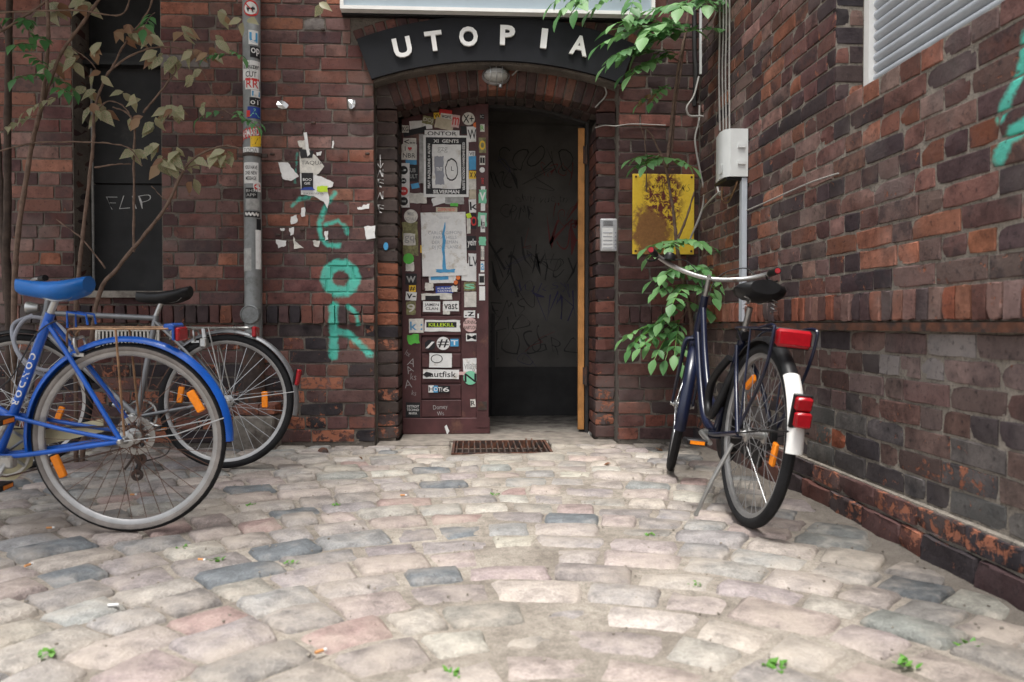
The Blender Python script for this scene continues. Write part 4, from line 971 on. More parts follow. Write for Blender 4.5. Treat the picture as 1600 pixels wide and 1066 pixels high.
MB().prism([(x, topz(x)-.018) for x in xs]+[(x, topz(x)) for x in reversed(xs)], YD, YD+.09).build('head', M['innerdark'], fm)
# ---- tags on the plaster inside
for (body, px, py, wpx, hpx, m_, rt) in [('COOXO',838,248,110,34,'tagink',-2),('CRIME',808,332,48,20,'tagink',-3),('WSR',880,365,60,48,'tagred',-14),('kiu',800,390,70,70,'tagink',10),('EMS',795,482,50,24,'tagink',4),('TIMX',868,478,66,40,'tagblue',2),('ZIO',797,505,60,22,'tagink',2),('GRC',868,540,70,24,'tagink',-4),
        ('LOSS',808,536,72,46,'tagink',0),('AX?',790,430,46,60,'tagink',6),('duksy',845,450,90,20,'tagblue',4),('saoy',872,270,50,30,'tagred',-3),('mer',790,280,44,28,'tagink',5),('ohm vue tn',846,310,80,12,'tagink',0),('hey',872,420,60,50,'tagink',12),('reda',888,330,40,40,'tagred',-10),('nuk',845,400,40,28,'tagink',-6)]:
    c = W(px, py, YB-.002); lettering('graffiti', body, (c.x, YB-.0015, c.z), wpx/185, hpx/185, M[m_], ins, rot=R(rt), bold=-.028, hand=.10)
for _ in range(9):
    px, py = rng.uniform(775,895), rng.uniform(230,560); p = [W(px+rng.uniform(-28,28), py+rng.uniform(-22,22), YB-.002) for i in range(5)]
    MB().tube(smooth_path(p, 5), .0022, 4).build('graffiti', M[rng.choice(('tagink','tagink','tagred','tagblue'))], ins)
# ---- chalk letters on the left pier and window scribble
for ch, py in (('N',271),('E',286),('N',306),('E',326)):
    c = W(595, py, .115); lettering('chalk_letter', ch, (c.x, .1115, c.z), .035, .05, M['white'], back, rot=R(-6), bold=-.02, hand=.08)
c = W(594, 252, .115); MB().tube([W(594,242,.112), W(594.5,262,.112)], .003, 4).tube([W(590,256,.112), W(594.5,263,.112), W(599,255,.112)], .003, 4).build('chalk_letter', M['white'], back)
c = W(603, 385, .115); patch(back, disc(c.x, c.z, .016, 14, .026), .1125, M['blue'], 'paint_blob', .001)
c = W(202, 316, .21); lettering('chalk_letter', 'FLIP', (c.x, .2105, c.z), .27, .085, M['chalk'], win, rot=R(3), bold=-.03, hand=.05)
# ================================================================== bicycles (local: x forward, y left, z up, rear tyre touches the ground at x = 0)
def loop_prof(mb, prof, n, c): return mb.lathe(prof+[prof[0]], n, 'y', c, caps=False)
def wheel(bike, hub, Rw, tw, T, mt, refl=(), nsp=36, disc_r=0, sidewall=False, rear=True):
    hub = Vector(hub); rr = Rw-tw*.92; mb = MB(T)
    loop_prof(mb, [(rr+.004,-.011),(rr+.006,-.0125),(rr-.010,-.011),(rr-.015,-.006),(rr-.0155,.006),(rr-.010,.011),(rr+.006,.0125),(rr+.004,.011),(rr-.002,0)], 56, hub)
    wh = mb.build('wheel', M[mt['rim']], bike, shift=False)
    mb = MB(T); loop_prof(mb, [(Rw-tw/2+tw/2*math.cos(2*math.pi*k/12), tw/2*.95*math.sin(2*math.pi*k/12)) for k in range(12)], 56, hub); mb.build('tyre', M[mt['tyre']], wh, shift=False)
    if sidewall:
        for s in (-1, 1):
            mb = MB(T); prof = [(Rw-tw/2+(tw/2+.0007)*math.cos(t), s*(tw/2*.95+.0007)*math.sin(t)) for t in (R(78),R(95),R(112),R(130),R(148))]
            mb.lathe(prof, 56, 'y', hub, caps=False).build('sidewall', M['tyregrey'], wh, shift=False)
    mb = MB(T); mb.lathe([(.006,-.062),(.010,-.060),(.010,-.050),(.016,-.040),(.030,-.036),(.030,-.031),(.016,-.028),(.016,.028),(.030,.031),(.030,.036),(.016,.040),(.010,.050),(.010,.060),(.006,.062)], 18, 'y', hub).build('hub', M['chrome'], wh, shift=False)
    mb = MB(T)
    for k in range(nsp):
        s = 1 if k % 2 else -1; t = 2*math.pi*k/nsp; off = R(62) if (k//2) % 2 else R(-62)
        a = hub + Vector((.027*math.cos(t+off), s*.033, .027*math.sin(t+off))); b = hub + Vector(((rr-.014)*math.cos(t), 0, (rr-.014)*math.sin(t)))
        mb.tube([a, b], .0013, 4, caps=False)
    mb.build('spokes', M[mt['spoke']], wh, shift=False)
    for (ang, dist) in refl:
        t = R(ang); e = Vector((math.cos(t), 0, math.sin(t))); f = Vector((-math.sin(t), 0, math.cos(t))); Mx = Matrix((f, Vector((0,1,0)), e)).transposed()
        mb = MB(T); mb.cbox(hub+e*dist, (.085,.016,.030), Mx, bev=.004); mb.build('spoke_reflector', M['amber'], wh, shift=False)
    if disc_r:
        mb = MB(T); loop_prof(mb, [(disc_r,-.047),(disc_r,-.049),(disc_r-.022,-.050),(disc_r-.022,-.046)], 32, hub); loop_prof(mb, [(.034,-.047),(.034,-.050),(.014,-.050),(.014,-.046)], 24, hub)
        for k in range(10):
            t = 2*math.pi*k/10; mb.tube([hub+Vector((.03*math.cos(t),-.048,.03*math.sin(t))), hub+Vector(((disc_r-.02)*math.cos(t),-.048,(disc_r-.02)*math.sin(t)))], .005, 5)
        mb.build('spoke_guard_disc', M['chrome'], wh, shift=False)
    return wh
def fender(bike, name, hub, rf, wd, a0, a1, mat, T=None, th=.0018, parent=None):
    hub = Vector(hub); n = 40; ks = [R(a) for a in (-85,-55,-25,0,25,55,85)]
    pr = [((wd/2)*math.sin(k), rf+.020*math.cos(k)) for k in ks]; pr += [((wd/2-th)*math.sin(k), rf-th+.019*math.cos(k)) for k in reversed(ks)]
    m = len(pr); vs = []
    for i in range(n+1):
        t = R(a0+(a1-a0)*i/n)
        for (y, r) in pr: vs.append(hub+Vector((r*math.cos(t), y, r*math.sin(t))))
    fs = [(i*m+k, i*m+(k+1)%m, (i+1)*m+(k+1)%m, (i+1)*m+k) for i in range(n) for k in range(m)] + [tuple(range(m)), tuple(n*m+k for k in range(m-1,-1,-1))]
    return MB(T).add(vs, fs).build(name, M[mat], parent or bike, shift=False)
def saddle(bike, x0, x1, z, mat, hw=.085, tilt=0.0):
    st = [(0,.55,.6),(.06,.85,.85),(.22,1.0,1.0),(.40,.88,.92),(.58,.52,.75),(.78,.30,.62),(.94,.25,.55),(1.0,.12,.35)]
    n = 14; vs = []
    for (t, w_, h_) in st:
        x = x0+(x1-x0)*t; zc = z + .010*(1-t)**2 - .012*math.sin(math.pi*t) + tilt*t
        for k in range(n):
            a = 2*math.pi*k/n; s_, c_ = math.sin(a), math.cos(a)
            vs.append((x, hw*w_*c_, zc - .030 + (.030*s_ if s_ > 0 else .045*h_*s_)))
    m = len(st); fs = [(i*n+k, i*n+(k+1)%n, (i+1)*n+(k+1)%n, (i+1)*n+k) for i in range(m-1) for k in range(n)] + [tuple(range(n)), tuple((m-1)*n+k for k in range(n-1,-1,-1))]
    sd = MB().add(vs, fs).build('saddle', M[mat], bike, shift=False, sharp=60)
    mb = MB(); zz = z-.075
    for s in (-1,1): mb.tube(smooth_path([(x0+.03, s*.045, zz+.02), (x0+.07, s*.028, zz), ((x0+x1)/2, s*.022, zz), (x1-.05, s*.015, zz+.035)], 4), .0035, 6)
    if hw > .09:
        for s in (-1,1): mb.tube([(x0+.035+.004*math.sin(k*1.57), s*.055+.012*math.cos(k*1.57), zz-.035+k*.004) for k in range(17)], .0022, 5)
    mb.build('saddle_rails', M['chrome'], sd, shift=False); return sd
def drivetrain(bike, bb, hub, rring, crank_ang, pedal_m, guard=None):
    bb = Vector(bb); hub = Vector(hub); cr = MB(); y = -.045
    loop_prof(cr, [(rring,y+.002),(rring,y-.002),(rring-.010,y-.002),(rring-.010,y+.002)], 40, bb)
    for k in range(5):
        t = 2*math.pi*k/5; cr.tube([bb+Vector((.01*math.cos(t),y,.01*math.sin(t))), bb+Vector(((rring-.006)*math.cos(t),y,(rring-.006)*math.sin(t)))], .006, 6)
    cr.lathe([(.018,-.055),(.018,.055)],16,'y',bb)
    ends = []
    for s, a in ((-1, crank_ang), (1, crank_ang+180)):
        t = R(a); e = bb+Vector((.170*math.cos(t), s*.085, .170*math.sin(t))); cr.tube([bb+Vector((0,s*.062,0)), bb+Vector((.05*math.cos(t), s*.068, .05*math.sin(t))), e-Vector((0,s*.012,0))], [.013,.011,.010], 8); ends.append((s, e))
    ck = cr.build('crankset', M['chrome'], bike, shift=False)
    for s, e in ends:
        mb = MB().cbox(e+Vector((0,s*.052,0)), (.070,.085,.024), bev=.004); pd = mb.build('pedal', M[pedal_m], ck, shift=False)
        for q in (-1, 1): MB().cbox(e+Vector((q*.0362,s*.052,0)), (.002,.06,.014)).build('pedal_reflector', M['amber'], pd, shift=False)
    ch = MB(); rs = .036
    ch.tube([bb+Vector((0,y,rring)), hub+Vector((0,y,rs))], .0042, 4).tube([bb+Vector((0,y,-rring)), hub+Vector((0,y,-rs))], .0042, 4)
    ch.tube([bb+Vector((rring*math.cos(R(a)),y,rring*math.sin(R(a)))) for a in range(90,-91,-15)], .0042, 4); ch.build('chain', M['iron'], bike, shift=False)
    loop_prof(MB(), [(rs,y+.01),(rs,y-.01),(.014,y-.01),(.014,y+.01)], 20, hub).build('sprocket', M['iron'], bike, shift=False)
    if guard:
        g = MB(); pts = []
        for a in range(60, 301, 20): pass
        out = [bb+Vector(((rring+.018)*math.cos(R(a)), 0, (rring+.018)*math.sin(R(a)))) for a in range(-100, 96, 14)]
        out += [bb+Vector((-.10,0,rring*.85)), hub+Vector((.12,0,.060)), hub+Vector((.12,0,.012)), bb+Vector((-.10,0,rring*.2)), bb+Vector((-.08,0,-rring*.6))]
        g.prism([(p.x, p.z) for p in out], y-.022, y-.016).build('chain_guard', M[guard], bike, shift=False)
def steer_matrix(top, bot, ang):
    ax = (Vector(top)-Vector(bot)).normalized(); return Matrix.Translation(bot) @ Matrix.Rotation(R(ang), 4, ax) @ Matrix.Translation(-Vector(bot))
def fork(bike, top, bot, hub, T, mat, rake=.02):
    mb = MB(T); d = (Vector(bot)-Vector(top)).normalized(); cr = Vector(bot)+d*.02
    for s in (-1,1): mb.tube(smooth_path([cr+Vector((0,s*.012,.01)), cr+Vector((0,s*.048,-.01)), cr+d*.12+Vector((0,s*.052,0)), Vector(hub)-d*.10+Vector((-.02,s*.052,0)), Vector(hub)+Vector((0,s*.052,0))], 5), [.012]*8+[.010]*8+[.008]*5, 8)
    return mb.build('fork', M[mat], bike, shift=False)
def stand(bike, a, b, mat='chrome'):
    a, b = Vector(a), Vector(b); MB().tube([a, a*.5+b*.5+Vector((0,.005,0)), b-Vector((.012,0,-.012)), b], [.009,.008,.008,.010], 8).build('kickstand', M[mat], bike, shift=False)
def rack(bike, x0, x1, z, hub, mat, wd=.06, stay_mat=None, hoop=True):
    mb = MB()
    for s in (-1,1): mb.tube(smooth_path([(x0, s*.018, z-.06), (x0-.015, s*wd*.7, z-.01), (x0-.05, s*wd, z), ((x0+x1)/2, s*wd, z), (x1+.03, s*wd, z), (x1, s*wd*.75, z)], 4), .0042, 6)
    mb.tube([(x1, -wd*.75, z), (x1, wd*.75, z)], .0042, 6)
    for t in (.2,.4,.6,.8): mb.tube([(x0+(x1-x0)*t, -wd, z), (x0+(x1-x0)*t, wd, z)], .003, 6)
    mb.tube([(x0-.03, 0, z+.004), (x1+.01, 0, z+.004)], .0035, 6)
    rk = mb.build('luggage_rack', M[mat], bike, shift=False)
    for s in (-1,1): MB().tube([(x1*.45+x0*.55-.02, s*wd, z), (hub[0]-.01, s*.066, hub[2]+.02)], .0042, 6).build('rack_stay', M[stay_mat or mat], rk, shift=False)
    return rk
def tubes(bike, name, segs, mat, n=12):
    mb = MB()
    for pts, r in segs: mb.tube(smooth_path(pts, 6) if len(pts) > 2 else pts, r, n)
    return mb.build(name, M[mat], bike, shift=False)
def brake(bike, c, mat='chrome'):
    c = Vector(c); mb = MB()
    for s in (-1,1): mb.tube(smooth_path([c+Vector((0,0,.015)), c+Vector((-.005,s*.03,.018)), c+Vector((-.01,s*.038,-.01)), c+Vector((-.012,s*.022,-.04))], 4), .006, 6)
    mb.cbox(c+Vector((-.012,.02,-.042)), (.04,.010,.012)).cbox(c+Vector((-.012,-.02,-.042)), (.04,.010,.012)).build('brake', M[mat], bike, shift=False)

# ---- blue ladies' bicycle, left foreground
bx, by = G(207, 833).x, G(207, 833).y
bk = thing('bicycle', 'bright blue bicycle with blue saddle parked at the left, nearest the camera', 'bicycle', (bx, by, gz(bx, by)+.004), (R(-2.5), 0, math.pi))
Rw = .345; hub = (0,0,Rw); BBv = Vector((.463,0,.285)); STt = Vector((.262,0,.795)); HT, HB = Vector((.775,0,.86)), Vector((.835,0,.66)); FH = Vector((1.06,0,Rw))
tubes(bk, 'frame', [([BBv+Vector((.0,0,-.0)), STt], .0165), ([HT, HB], .018), ([HB+Vector((-.03,0,.04)), Vector((.62,0,.50)), BBv+Vector((.01,0,.01))], .0165), ([HT+Vector((.015,0,-.05)), Vector((.63,0,.60)), Vector((.50,0,.485)), Vector((.425,0,.43))], .0145),
    ([BBv+Vector((-.02,.030,0)), (.30,.042,.30), (0,.066,Rw)], .009), ([BBv+Vector((-.02,-.030,0)), (.30,-.042,.30), (0,-.066,Rw)], .009),
    ([STt+Vector((.006,.016,-.03)), (.13,.05,.56), (0,.068,Rw)], .0085), ([STt+Vector((.006,-.016,-.03)), (.13,-.05,.56), (0,-.068,Rw)], .0085),
    ([(.423,.019,.435), (.20,.05,.385), (0,.069,Rw+.004)], .0075), ([(.423,-.019,.435), (.20,-.05,.385), (0,-.069,Rw+.004)], .0075),
    ([BBv+Vector((0,-.036,0)), BBv+Vector((0,.036,0))], .023)], 'bikeblue')
mts = dict(rim='rim', tyre='tyre', spoke='spokerust'); wheel(bk, hub, Rw, .034, None, mts, refl=((-22,.272),(151,.272)), disc_r=.072, sidewall=True)
T = steer_matrix(HT, HB, 12); wheel(bk, FH, Rw, .034, T, mts, refl=((60,.265),), sidewall=True, rear=False)
fork(bk, HT, HB, FH, T, 'bikeblue')
fender(bk, 'rear_fender', hub, Rw+.004, .048, -8, 182, 'bikeblue'); fender(bk, 'front_fender', FH, Rw+.004, .048, 20, 175, 'bikeblue', T)
MB().tube([(0,.07,Rw), (-.18,.055,Rw+.02), (-.345,.026,Rw+.075)], .0024, 6).tube([(0,-.07,Rw), (-.345,-.026,Rw+.075)], .0024, 6).build('fender_stay', M['chrome'], bk, shift=False)
tubes(bk, 'seat_post', [([STt-Vector((-.005,0,.01)), Vector((.232,0,.868))], .0125)], 'chrome'); MB().cbox((.235,0,.872), (.05,.05,.025), bev=.006).build('seat_clamp', M['iron'], bk, shift=False)
saddle(bk, .125, .378, .918, 'saddleblue', .088)
rk = rack(bk, .20, -.17, .742, hub, 'wire', .055, 'wire')
e = MB().cbox((-.165,0,.748), (.035,.10,.022), bev=.004).cbox((-.180,0,.728), (.008,.10,.055), bev=.003).build('rack_end_plate', M['bikeblue'], rk, shift=False); MB().cbox((-.192,0,.722), (.018,.085,.048), bev=.005).build('red_reflector', M['redref'], rk, shift=False)
mb = MB(); 
for s in (-1,1): mb.tube([(.19,s*.03,.745),(.19,s*.03,.80),(.125,s*.03,.79),(.12,s*.03,.755)], .004, 6)
mb.tube([(.19,-.03,.80),(.19,.03,.80)], .004, 6).build('rack_clip', M['bikeblue'], rk, shift=False)
brake(bk, (.172,0,.69)); drivetrain(bk, BBv, hub, .088, -60, 'blackp', 'cream')
stand(bk, (.41,.045,.27), (.50,.16,.012)); MB().cbox((.41,.035,.27), (.05,.04,.045), bev=.006).build('stand_bracket', M['chrome'], bk, shift=False)
mb = MB(); jk = Vector((.0,-.055,.235)); loop_prof(mb, [(.022,-.055),(.022,-.062),(.010,-.062),(.010,-.055)], 14, (-.012,0,.255)); loop_prof(mb, [(.022,-.055),(.022,-.062),(.010,-.062),(.010,-.055)], 14, (.002,0,.195))
mb.tube([(0,-.064,.34),(-.014,-.066,.258),(.004,-.066,.196)], .007, 6).tube([(.01,-.066,.27),(.05,-.066,.215)], .005, 6).build('derailleur', M['iron'], bk, shift=False)
mb = MB(T); hb = HT+Vector((-.03,0,.12)); mb.tube(smooth_path([HT+Vector((.01,0,-.02)), hb, hb+Vector((.05,0,.03))], 4), .011, 10).tube(smooth_path([hb+Vector((-.16,.27,.02)), hb+Vector((-.02,.25,.05)), hb+Vector((.06,.10,.035)), hb+Vector((.05,0,.03)), hb+Vector((.06,-.10,.035)), hb+Vector((-.02,-.25,.05)), hb+Vector((-.16,-.27,.02))], 5), .011, 10)
hbo = mb.build('handlebar', M['chrome'], bk, shift=False)
for s in (-1,1): MB(T).tube([hb+Vector((-.16,s*.27,.02)), hb+Vector((-.06,s*.262,.038))], .016, 10).build('grip', M['blackp'], hbo, shift=False)
MB().tube(smooth_path([(.172,.02,.715),(.21,.035,.77),(.30,.03,.72),(.40,.024,.56),(.50,.022,.52),(.63,.022,.615),(.77,.05,.84)], 6), .0026, 6).tube(smooth_path([(-.01,-.075,.24),(-.10,-.08,.27),(-.09,-.075,.33),(.10,-.07,.325),(.40,-.04,.30)], 6), .0024, 6).build('brake_cable', M['cabledark'], bk, shift=False)
for q_ in ((0,.078,Rw),(.463,.07,.285)): MB().lathe([(.011,-.008),(.011,.006),(.006,.010)],6,'y',q_).build('axle_nut', M['chrome'], bk, shift=False)
dA = (BBv-STt).normalized(); e1 = Vector((-dA.z, 0, dA.x)); e1 = e1 if e1.x < 0 else -e1; cA = STt.lerp(BBv, .46)
def on_tube(a, b, r=.0172): ph = b/r; return cA + dA*a + e1*(r*math.sin(ph)) + Vector((0,1,0))*(r*math.cos(ph))
lettering('frame_lettering', 'C O N D O R', (0,0,0), .20, .022, M['paper'], bk, bold=.02, shift=False, to=on_tube)
# ---- silver bicycle behind it
sx_, sy_ = G(352, 734).x, G(352, 734).y
bg = thing('bicycle', 'silver bicycle with black saddle leaning behind the blue one near the downpipe', 'bicycle', (sx_, sy_, gz(sx_, sy_)+.004), (R(4), 0, math.pi-R(1)))
Rw = .352; hub = (0,0,Rw); BBv = Vector((.46,0,.275)); STt = Vector((.372,0,.80)); HT, HB = Vector((.93,0,.86)), Vector((.965,0,.69)); FH = Vector((1.06,0,Rw))
tubes(bg, 'frame', [([BBv, STt], .0155), ([HT+Vector((0,0,.02)), HB], .018), ([STt-Vector((0,0,.012)), HT-Vector((-.006,0,.045))], .0145), ([HB+Vector((-.006,0,.04)), BBv], .016),
    ([BBv+Vector((-.02,.028,0)), (.30,.042,.30), (0,.066,Rw)], .009), ([BBv+Vector((-.02,-.028,0)), (.30,-.042,.30), (0,-.066,Rw)], .009), ([STt+Vector((0,.014,-.03)), (.16,.045,.57), (0,.067,Rw)], .008), ([STt+Vector((0,-.014,-.03)), (.16,-.045,.57), (0,-.067,Rw)], .008), ([BBv+Vector((0,-.036,0)), BBv+Vector((0,.036,0))], .022)], 'silver')
mts = dict(rim='rim', tyre='tyre', spoke='spoke'); wheel(bg, hub, Rw, .040, None, mts, refl=((178,.20),(8,.24)))
T = steer_matrix(HT, HB, 10); wheel(bg, FH, Rw, .040, T, mts, refl=((200,.2),), rear=False); fork(bg, HT, HB, FH, T, 'silver')
f_ = fender(bg, 'rear_fender', hub, Rw+.006, .052, 40, 192, 'silver'); fender(bg, 'front_fender', FH, Rw+.006, .052, 30, 165, 'blackp', T)
MB().cbox((-.372,0,.475), (.022,.045,.085), Matrix.Rotation(R(-10),3,'Y'), bev=.006).build('tail_lamp', M['redref'], f_, shift=False); MB().cbox((-.358,0,.475), (.012,.05,.09), Matrix.Rotation(R(-10),3,'Y'), bev=.003).build('tail_lamp_base', M['blackp'], f_, shift=False)
tubes(bg, 'seat_post', [([STt-Vector((-.005,0,.01)), Vector((.345,0,.875))], .0125)], 'chrome'); saddle(bg, .195, .478, .948, 'blackp', .075, -.02)
rk = rack(bg, .29, -.13, .735, hub, 'chrome', .05); MB().cbox((-.148,0,.715), (.022,.075,.055), bev=.005).build('red_reflector', M['redref'], rk, shift=False)
MB().tube([(0,.068,Rw), (-.36,.028,.40)], .0024, 6).tube([(0,-.068,Rw), (-.36,-.028,.40)], .0024, 6).build('fender_stay', M['chrome'], bg, shift=False)
brake(bg, (.17,0,.705)); mb = MB(); mb.cbox((.10,.055,.655), (.035,.05,.05), bev=.006).tube([(.10,.05,.68),(.11,.04,.73)], .012, 8).build('dynamo', M['chrome'], bg, shift=False)
drivetrain(bg, BBv, hub, .088, 20, 'blackp'); stand(bg, (.36,.05,.27), (.40,.15,.012), 'blackp')
mb = MB(T); hb = HT+Vector((.02,0,.09)); mb.tube([HT, hb+Vector((.0,0,.0))], .012, 10).tube(smooth_path([hb+Vector((-.09,.27,.025)), hb+Vector((-.01,.18,.02)), hb+Vector((.03,.05,0)), hb+Vector((.03,-.05,0)), hb+Vector((-.01,-.18,.02)), hb+Vector((-.09,-.27,.025))], 5), .011, 10); hbo = mb.build('handlebar', M['chrome'], bg, shift=False)
for s in (-1,1): 
    MB(T).tube([hb+Vector((-.10,s*.275,.026)), hb+Vector((-.03,s*.20,.021))], .016, 10).build('grip', M['blackp'], hbo, shift=False)
    MB(T).tube(smooth_path([hb+Vector((-.02,s*.18,.015)), hb+Vector((.03,s*.22,-.01)), hb+Vector((-.04,s*.26,-.02))], 4), .005, 6).build('brake_lever', M['chrome'], hbo, shift=False)
mb = MB(T); mb.lathe([(.006,-.05),(.022,-.045),(.036,0),(.034,.012),(.004,.016)],16,'x',hb+Vector((.07,0,-.11))).build('headlamp', M['chrome'], bg, shift=False)
p = [(.98,.05,.80),(1.05,.10,.74),(1.00,.13,.60),(.90,.12,.52),(.80,.09,.53),(.77,.08,.66),(.86,.07,.76),(.98,.10,.78),(1.03,.12,.66),(.96,.11,.53),(.86,.06,.47)]
MB().tube(smooth_path(p, 6), .010, 8).build('cable_lock', M['greytext'], bg, shift=False)
# ---- dark bicycle by the side wall
kx, ky = G(1163, 823).x, G(1163, 823).y
bd = thing('bicycle', 'dark navy step-through bicycle on its stand beside the side wall', 'bicycle', (kx, ky, gz(kx, ky)+.004), (R(6.5), 0, math.pi/2))
Rw = .345; hub = (0,0,Rw); BBv = Vector((.455,0,.285)); STt = Vector((.262,0,.70)); HT, HB = Vector((.845,0,.90)), Vector((.905,0,.70)); FH = Vector((1.12,0,Rw))
tubes(bd, 'frame', [([BBv, STt], .0165), ([HT, HB], .019), ([HB+Vector((-.01,0,.02)), Vector((.75,0,.48)), Vector((.62,0,.33)), BBv], .018), ([HT+Vector((.012,0,-.06)), Vector((.74,0,.62)), Vector((.60,0,.44)), Vector((.45,0,.40)), Vector((.405,0,.40))], .015),
    ([BBv+Vector((-.02,.030,0)), (.30,.042,.30), (0,.066,Rw)], .0095), ([BBv+Vector((-.02,-.030,0)), (.30,-.042,.30), (0,-.066,Rw)], .0095), ([STt+Vector((.006,.016,-.03)), (.13,.05,.53), (0,.068,Rw)], .0085), ([STt+Vector((.006,-.016,-.03)), (.13,-.05,.53), (0,-.068,Rw)], .0085), ([BBv+Vector((0,-.038,0)), BBv+Vector((0,.038,0))], .023)], 'bikenavy')
mts = dict(rim='rim', tyre='tyre', spoke='spoke'); wheel(bd, hub, Rw, .042, None, mts, refl=((192,.20),(60,.22)))
T = steer_matrix(HT, HB, -15); wheel(bd, FH, Rw, .042, T, mts, refl=((40,.2),), rear=False); fork(bd, HT, HB, FH, T, 'bikenavy')
fender(bd, 'front_fender', FH, Rw+.008, .056, 55, 196, 'bikenavy', T); f_ = fender(bd, 'rear_fender', hub, Rw+.008, .056, 10, 140, 'blackp'); fender(bd, 'white_fender_tail', hub, Rw+.010, .060, 138, 182, 'whitefender')
Ry = lambda a: Matrix.Rotation(R(a), 3, 'Y')
MB().cbox((-.385,0,.50), (.028,.055,.045), Ry(-12), bev=.006).build('tail_lamp', M['redref'], f_, shift=False); MB().cbox((-.392,0,.448), (.026,.055,.050), Ry(-6), bev=.006).build('red_reflector', M['redref'], f_, shift=False)
MB().cbox((-.368,0,.475), (.014,.064,.115), Ry(-9), bev=.003).build('tail_lamp_base', M['blackp'], f_, shift=False)
rk = rack(bd, .20, -.22, .742, hub, 'bikenavy', .068); mb = MB()
for s in (-1,1): mb.tube(smooth_path([(-.10,s*.068,.742),(-.23,s*.072,.752),(-.255,s*.076,.72),(-.20,s*.072,.58),(-.02,s*.07,.375)],5), .006, 8)
mb.build('rack_stay', M['bikenavy'], rk, shift=False); MB().cbox((-.245,0,.712), (.030,.125,.062), bev=.010).build('rack_lamp', M['redref'], rk, shift=False); MB().cbox((-.226,0,.712), (.016,.135,.07), bev=.006).build('rack_lamp_base', M['blackp'], rk, shift=False)
MB().tube([(0,.07,Rw), (-.20,.06,Rw+.035), (-.37,.034,.405)], .0035, 6).tube([(0,-.07,Rw), (-.37,-.034,.405)], .0035, 6).build('fender_stay', M['blackp'], bd, shift=False)
tubes(bd, 'seat_post', [([STt-Vector((-.008,0,.02)), Vector((.215,0,.83))], .0125)], 'chrome'); MB().cbox((.258,0,.715),(.05,.045,.04),bev=.008).build('seat_clamp', M['blackp'], bd, shift=False); saddle(bd, .07, .33, .925, 'blackp', .105)
mb = MB(T); hb = HT+Vector((-.035,0,.080)); mb.tube([HT-Vector((-.01,0,.03)), hb], .0125, 12).tube(smooth_path([hb, hb+Vector((.03,0,.012)), hb+Vector((.055,0,.01))], 3), .012, 10)
mb.tube(smooth_path([hb+Vector((-.10,.285,.075)), hb+Vector((0,.265,.070)), hb+Vector((.055,.17,.035)), hb+Vector((.055,.05,.01)), hb+Vector((.055,-.05,.01)), hb+Vector((.055,-.17,.035)), hb+Vector((0,-.265,.070)), hb+Vector((-.10,-.285,.075))], 6), .0115, 10); hbo = mb.build('handlebar', M['chrome'], bd, shift=False)
for s in (-1,1):
    MB(T).tube([hb+Vector((-.12,s*.289,.076)), hb+Vector((-.02,s*.27,.071))], .0165, 10).build('grip', M['blackp'], hbo, shift=False)
    MB(T).lathe([(.012,-.003),(.013,.0)],12,'x',hb+Vector((-.122,s*.289,.076))).build('grip_end', M['redref'], hbo, shift=False)
    MB(T).tube(smooth_path([hb+Vector((.0,s*.255,.06)), hb+Vector((.05,s*.27,.05)), hb+Vector((-.02,s*.295,.035)), hb+Vector((-.07,s*.30,.035))], 4), .005, 6).build('brake_lever', M['blackp'], hbo, shift=False)
MB(T).lathe([(.028,0),(.028,.02),(.018,.034),(.002,.038)],16,'z',hb+Vector((.03,.20,.062))).build('bell', M['blackp'], hbo, shift=False)
MB(T).lathe([(.006,-.05),(.026,-.045),(.034,0),(.032,.012),(.004,.016)],16,'x',(.985,0,.80)).build('headlamp', M['blackp'], bd, shift=False)
mb = MB(); mb.cbox((.29,-.052,.305), (.50,.022,.125), Ry(-7), bev=.010).lathe([(.115,-.066),(.115,-.042)],28,'y',BBv).lathe([(.055,-.064),(.055,-.042)],24,'y',hub); mb.build('chain_case', M['blackp'], bd, shift=False)
drivetrain(bd, BBv, hub, .088, 8, 'blackp'); stand(bd, (.02,.075,.30), (.06,.17,.012))
MB().tube(smooth_path([(.30,.03,.62),(.36,.05,.56),(.42,.055,.50),(.45,.05,.42),(.40,.055,.37),(.34,.05,.40),(.25,.0,.62),(.20,-.05,.66),(.28,-.04,.68),(.32,.0,.66)], 6), .017, 10).build('chain_lock', M['blackp'], bd, shift=False)
MB(T).tube(smooth_path([hb+Vector((.03,.22,.05)), hb+Vector((.12,.12,.08)), hb+Vector((.12,.02,-.02)), Vector((.93,.02,.74)), Vector((.97,.0,.70))], 6), .0028, 6).tube(smooth_path([hb+Vector((.03,-.22,.05)), hb+Vector((.11,-.15,.09)), hb+Vector((.12,-.03,0)), Vector((.88,-.02,.70))], 6), .0028, 6).build('brake_cable', M['cabledark'], bd, shift=False)
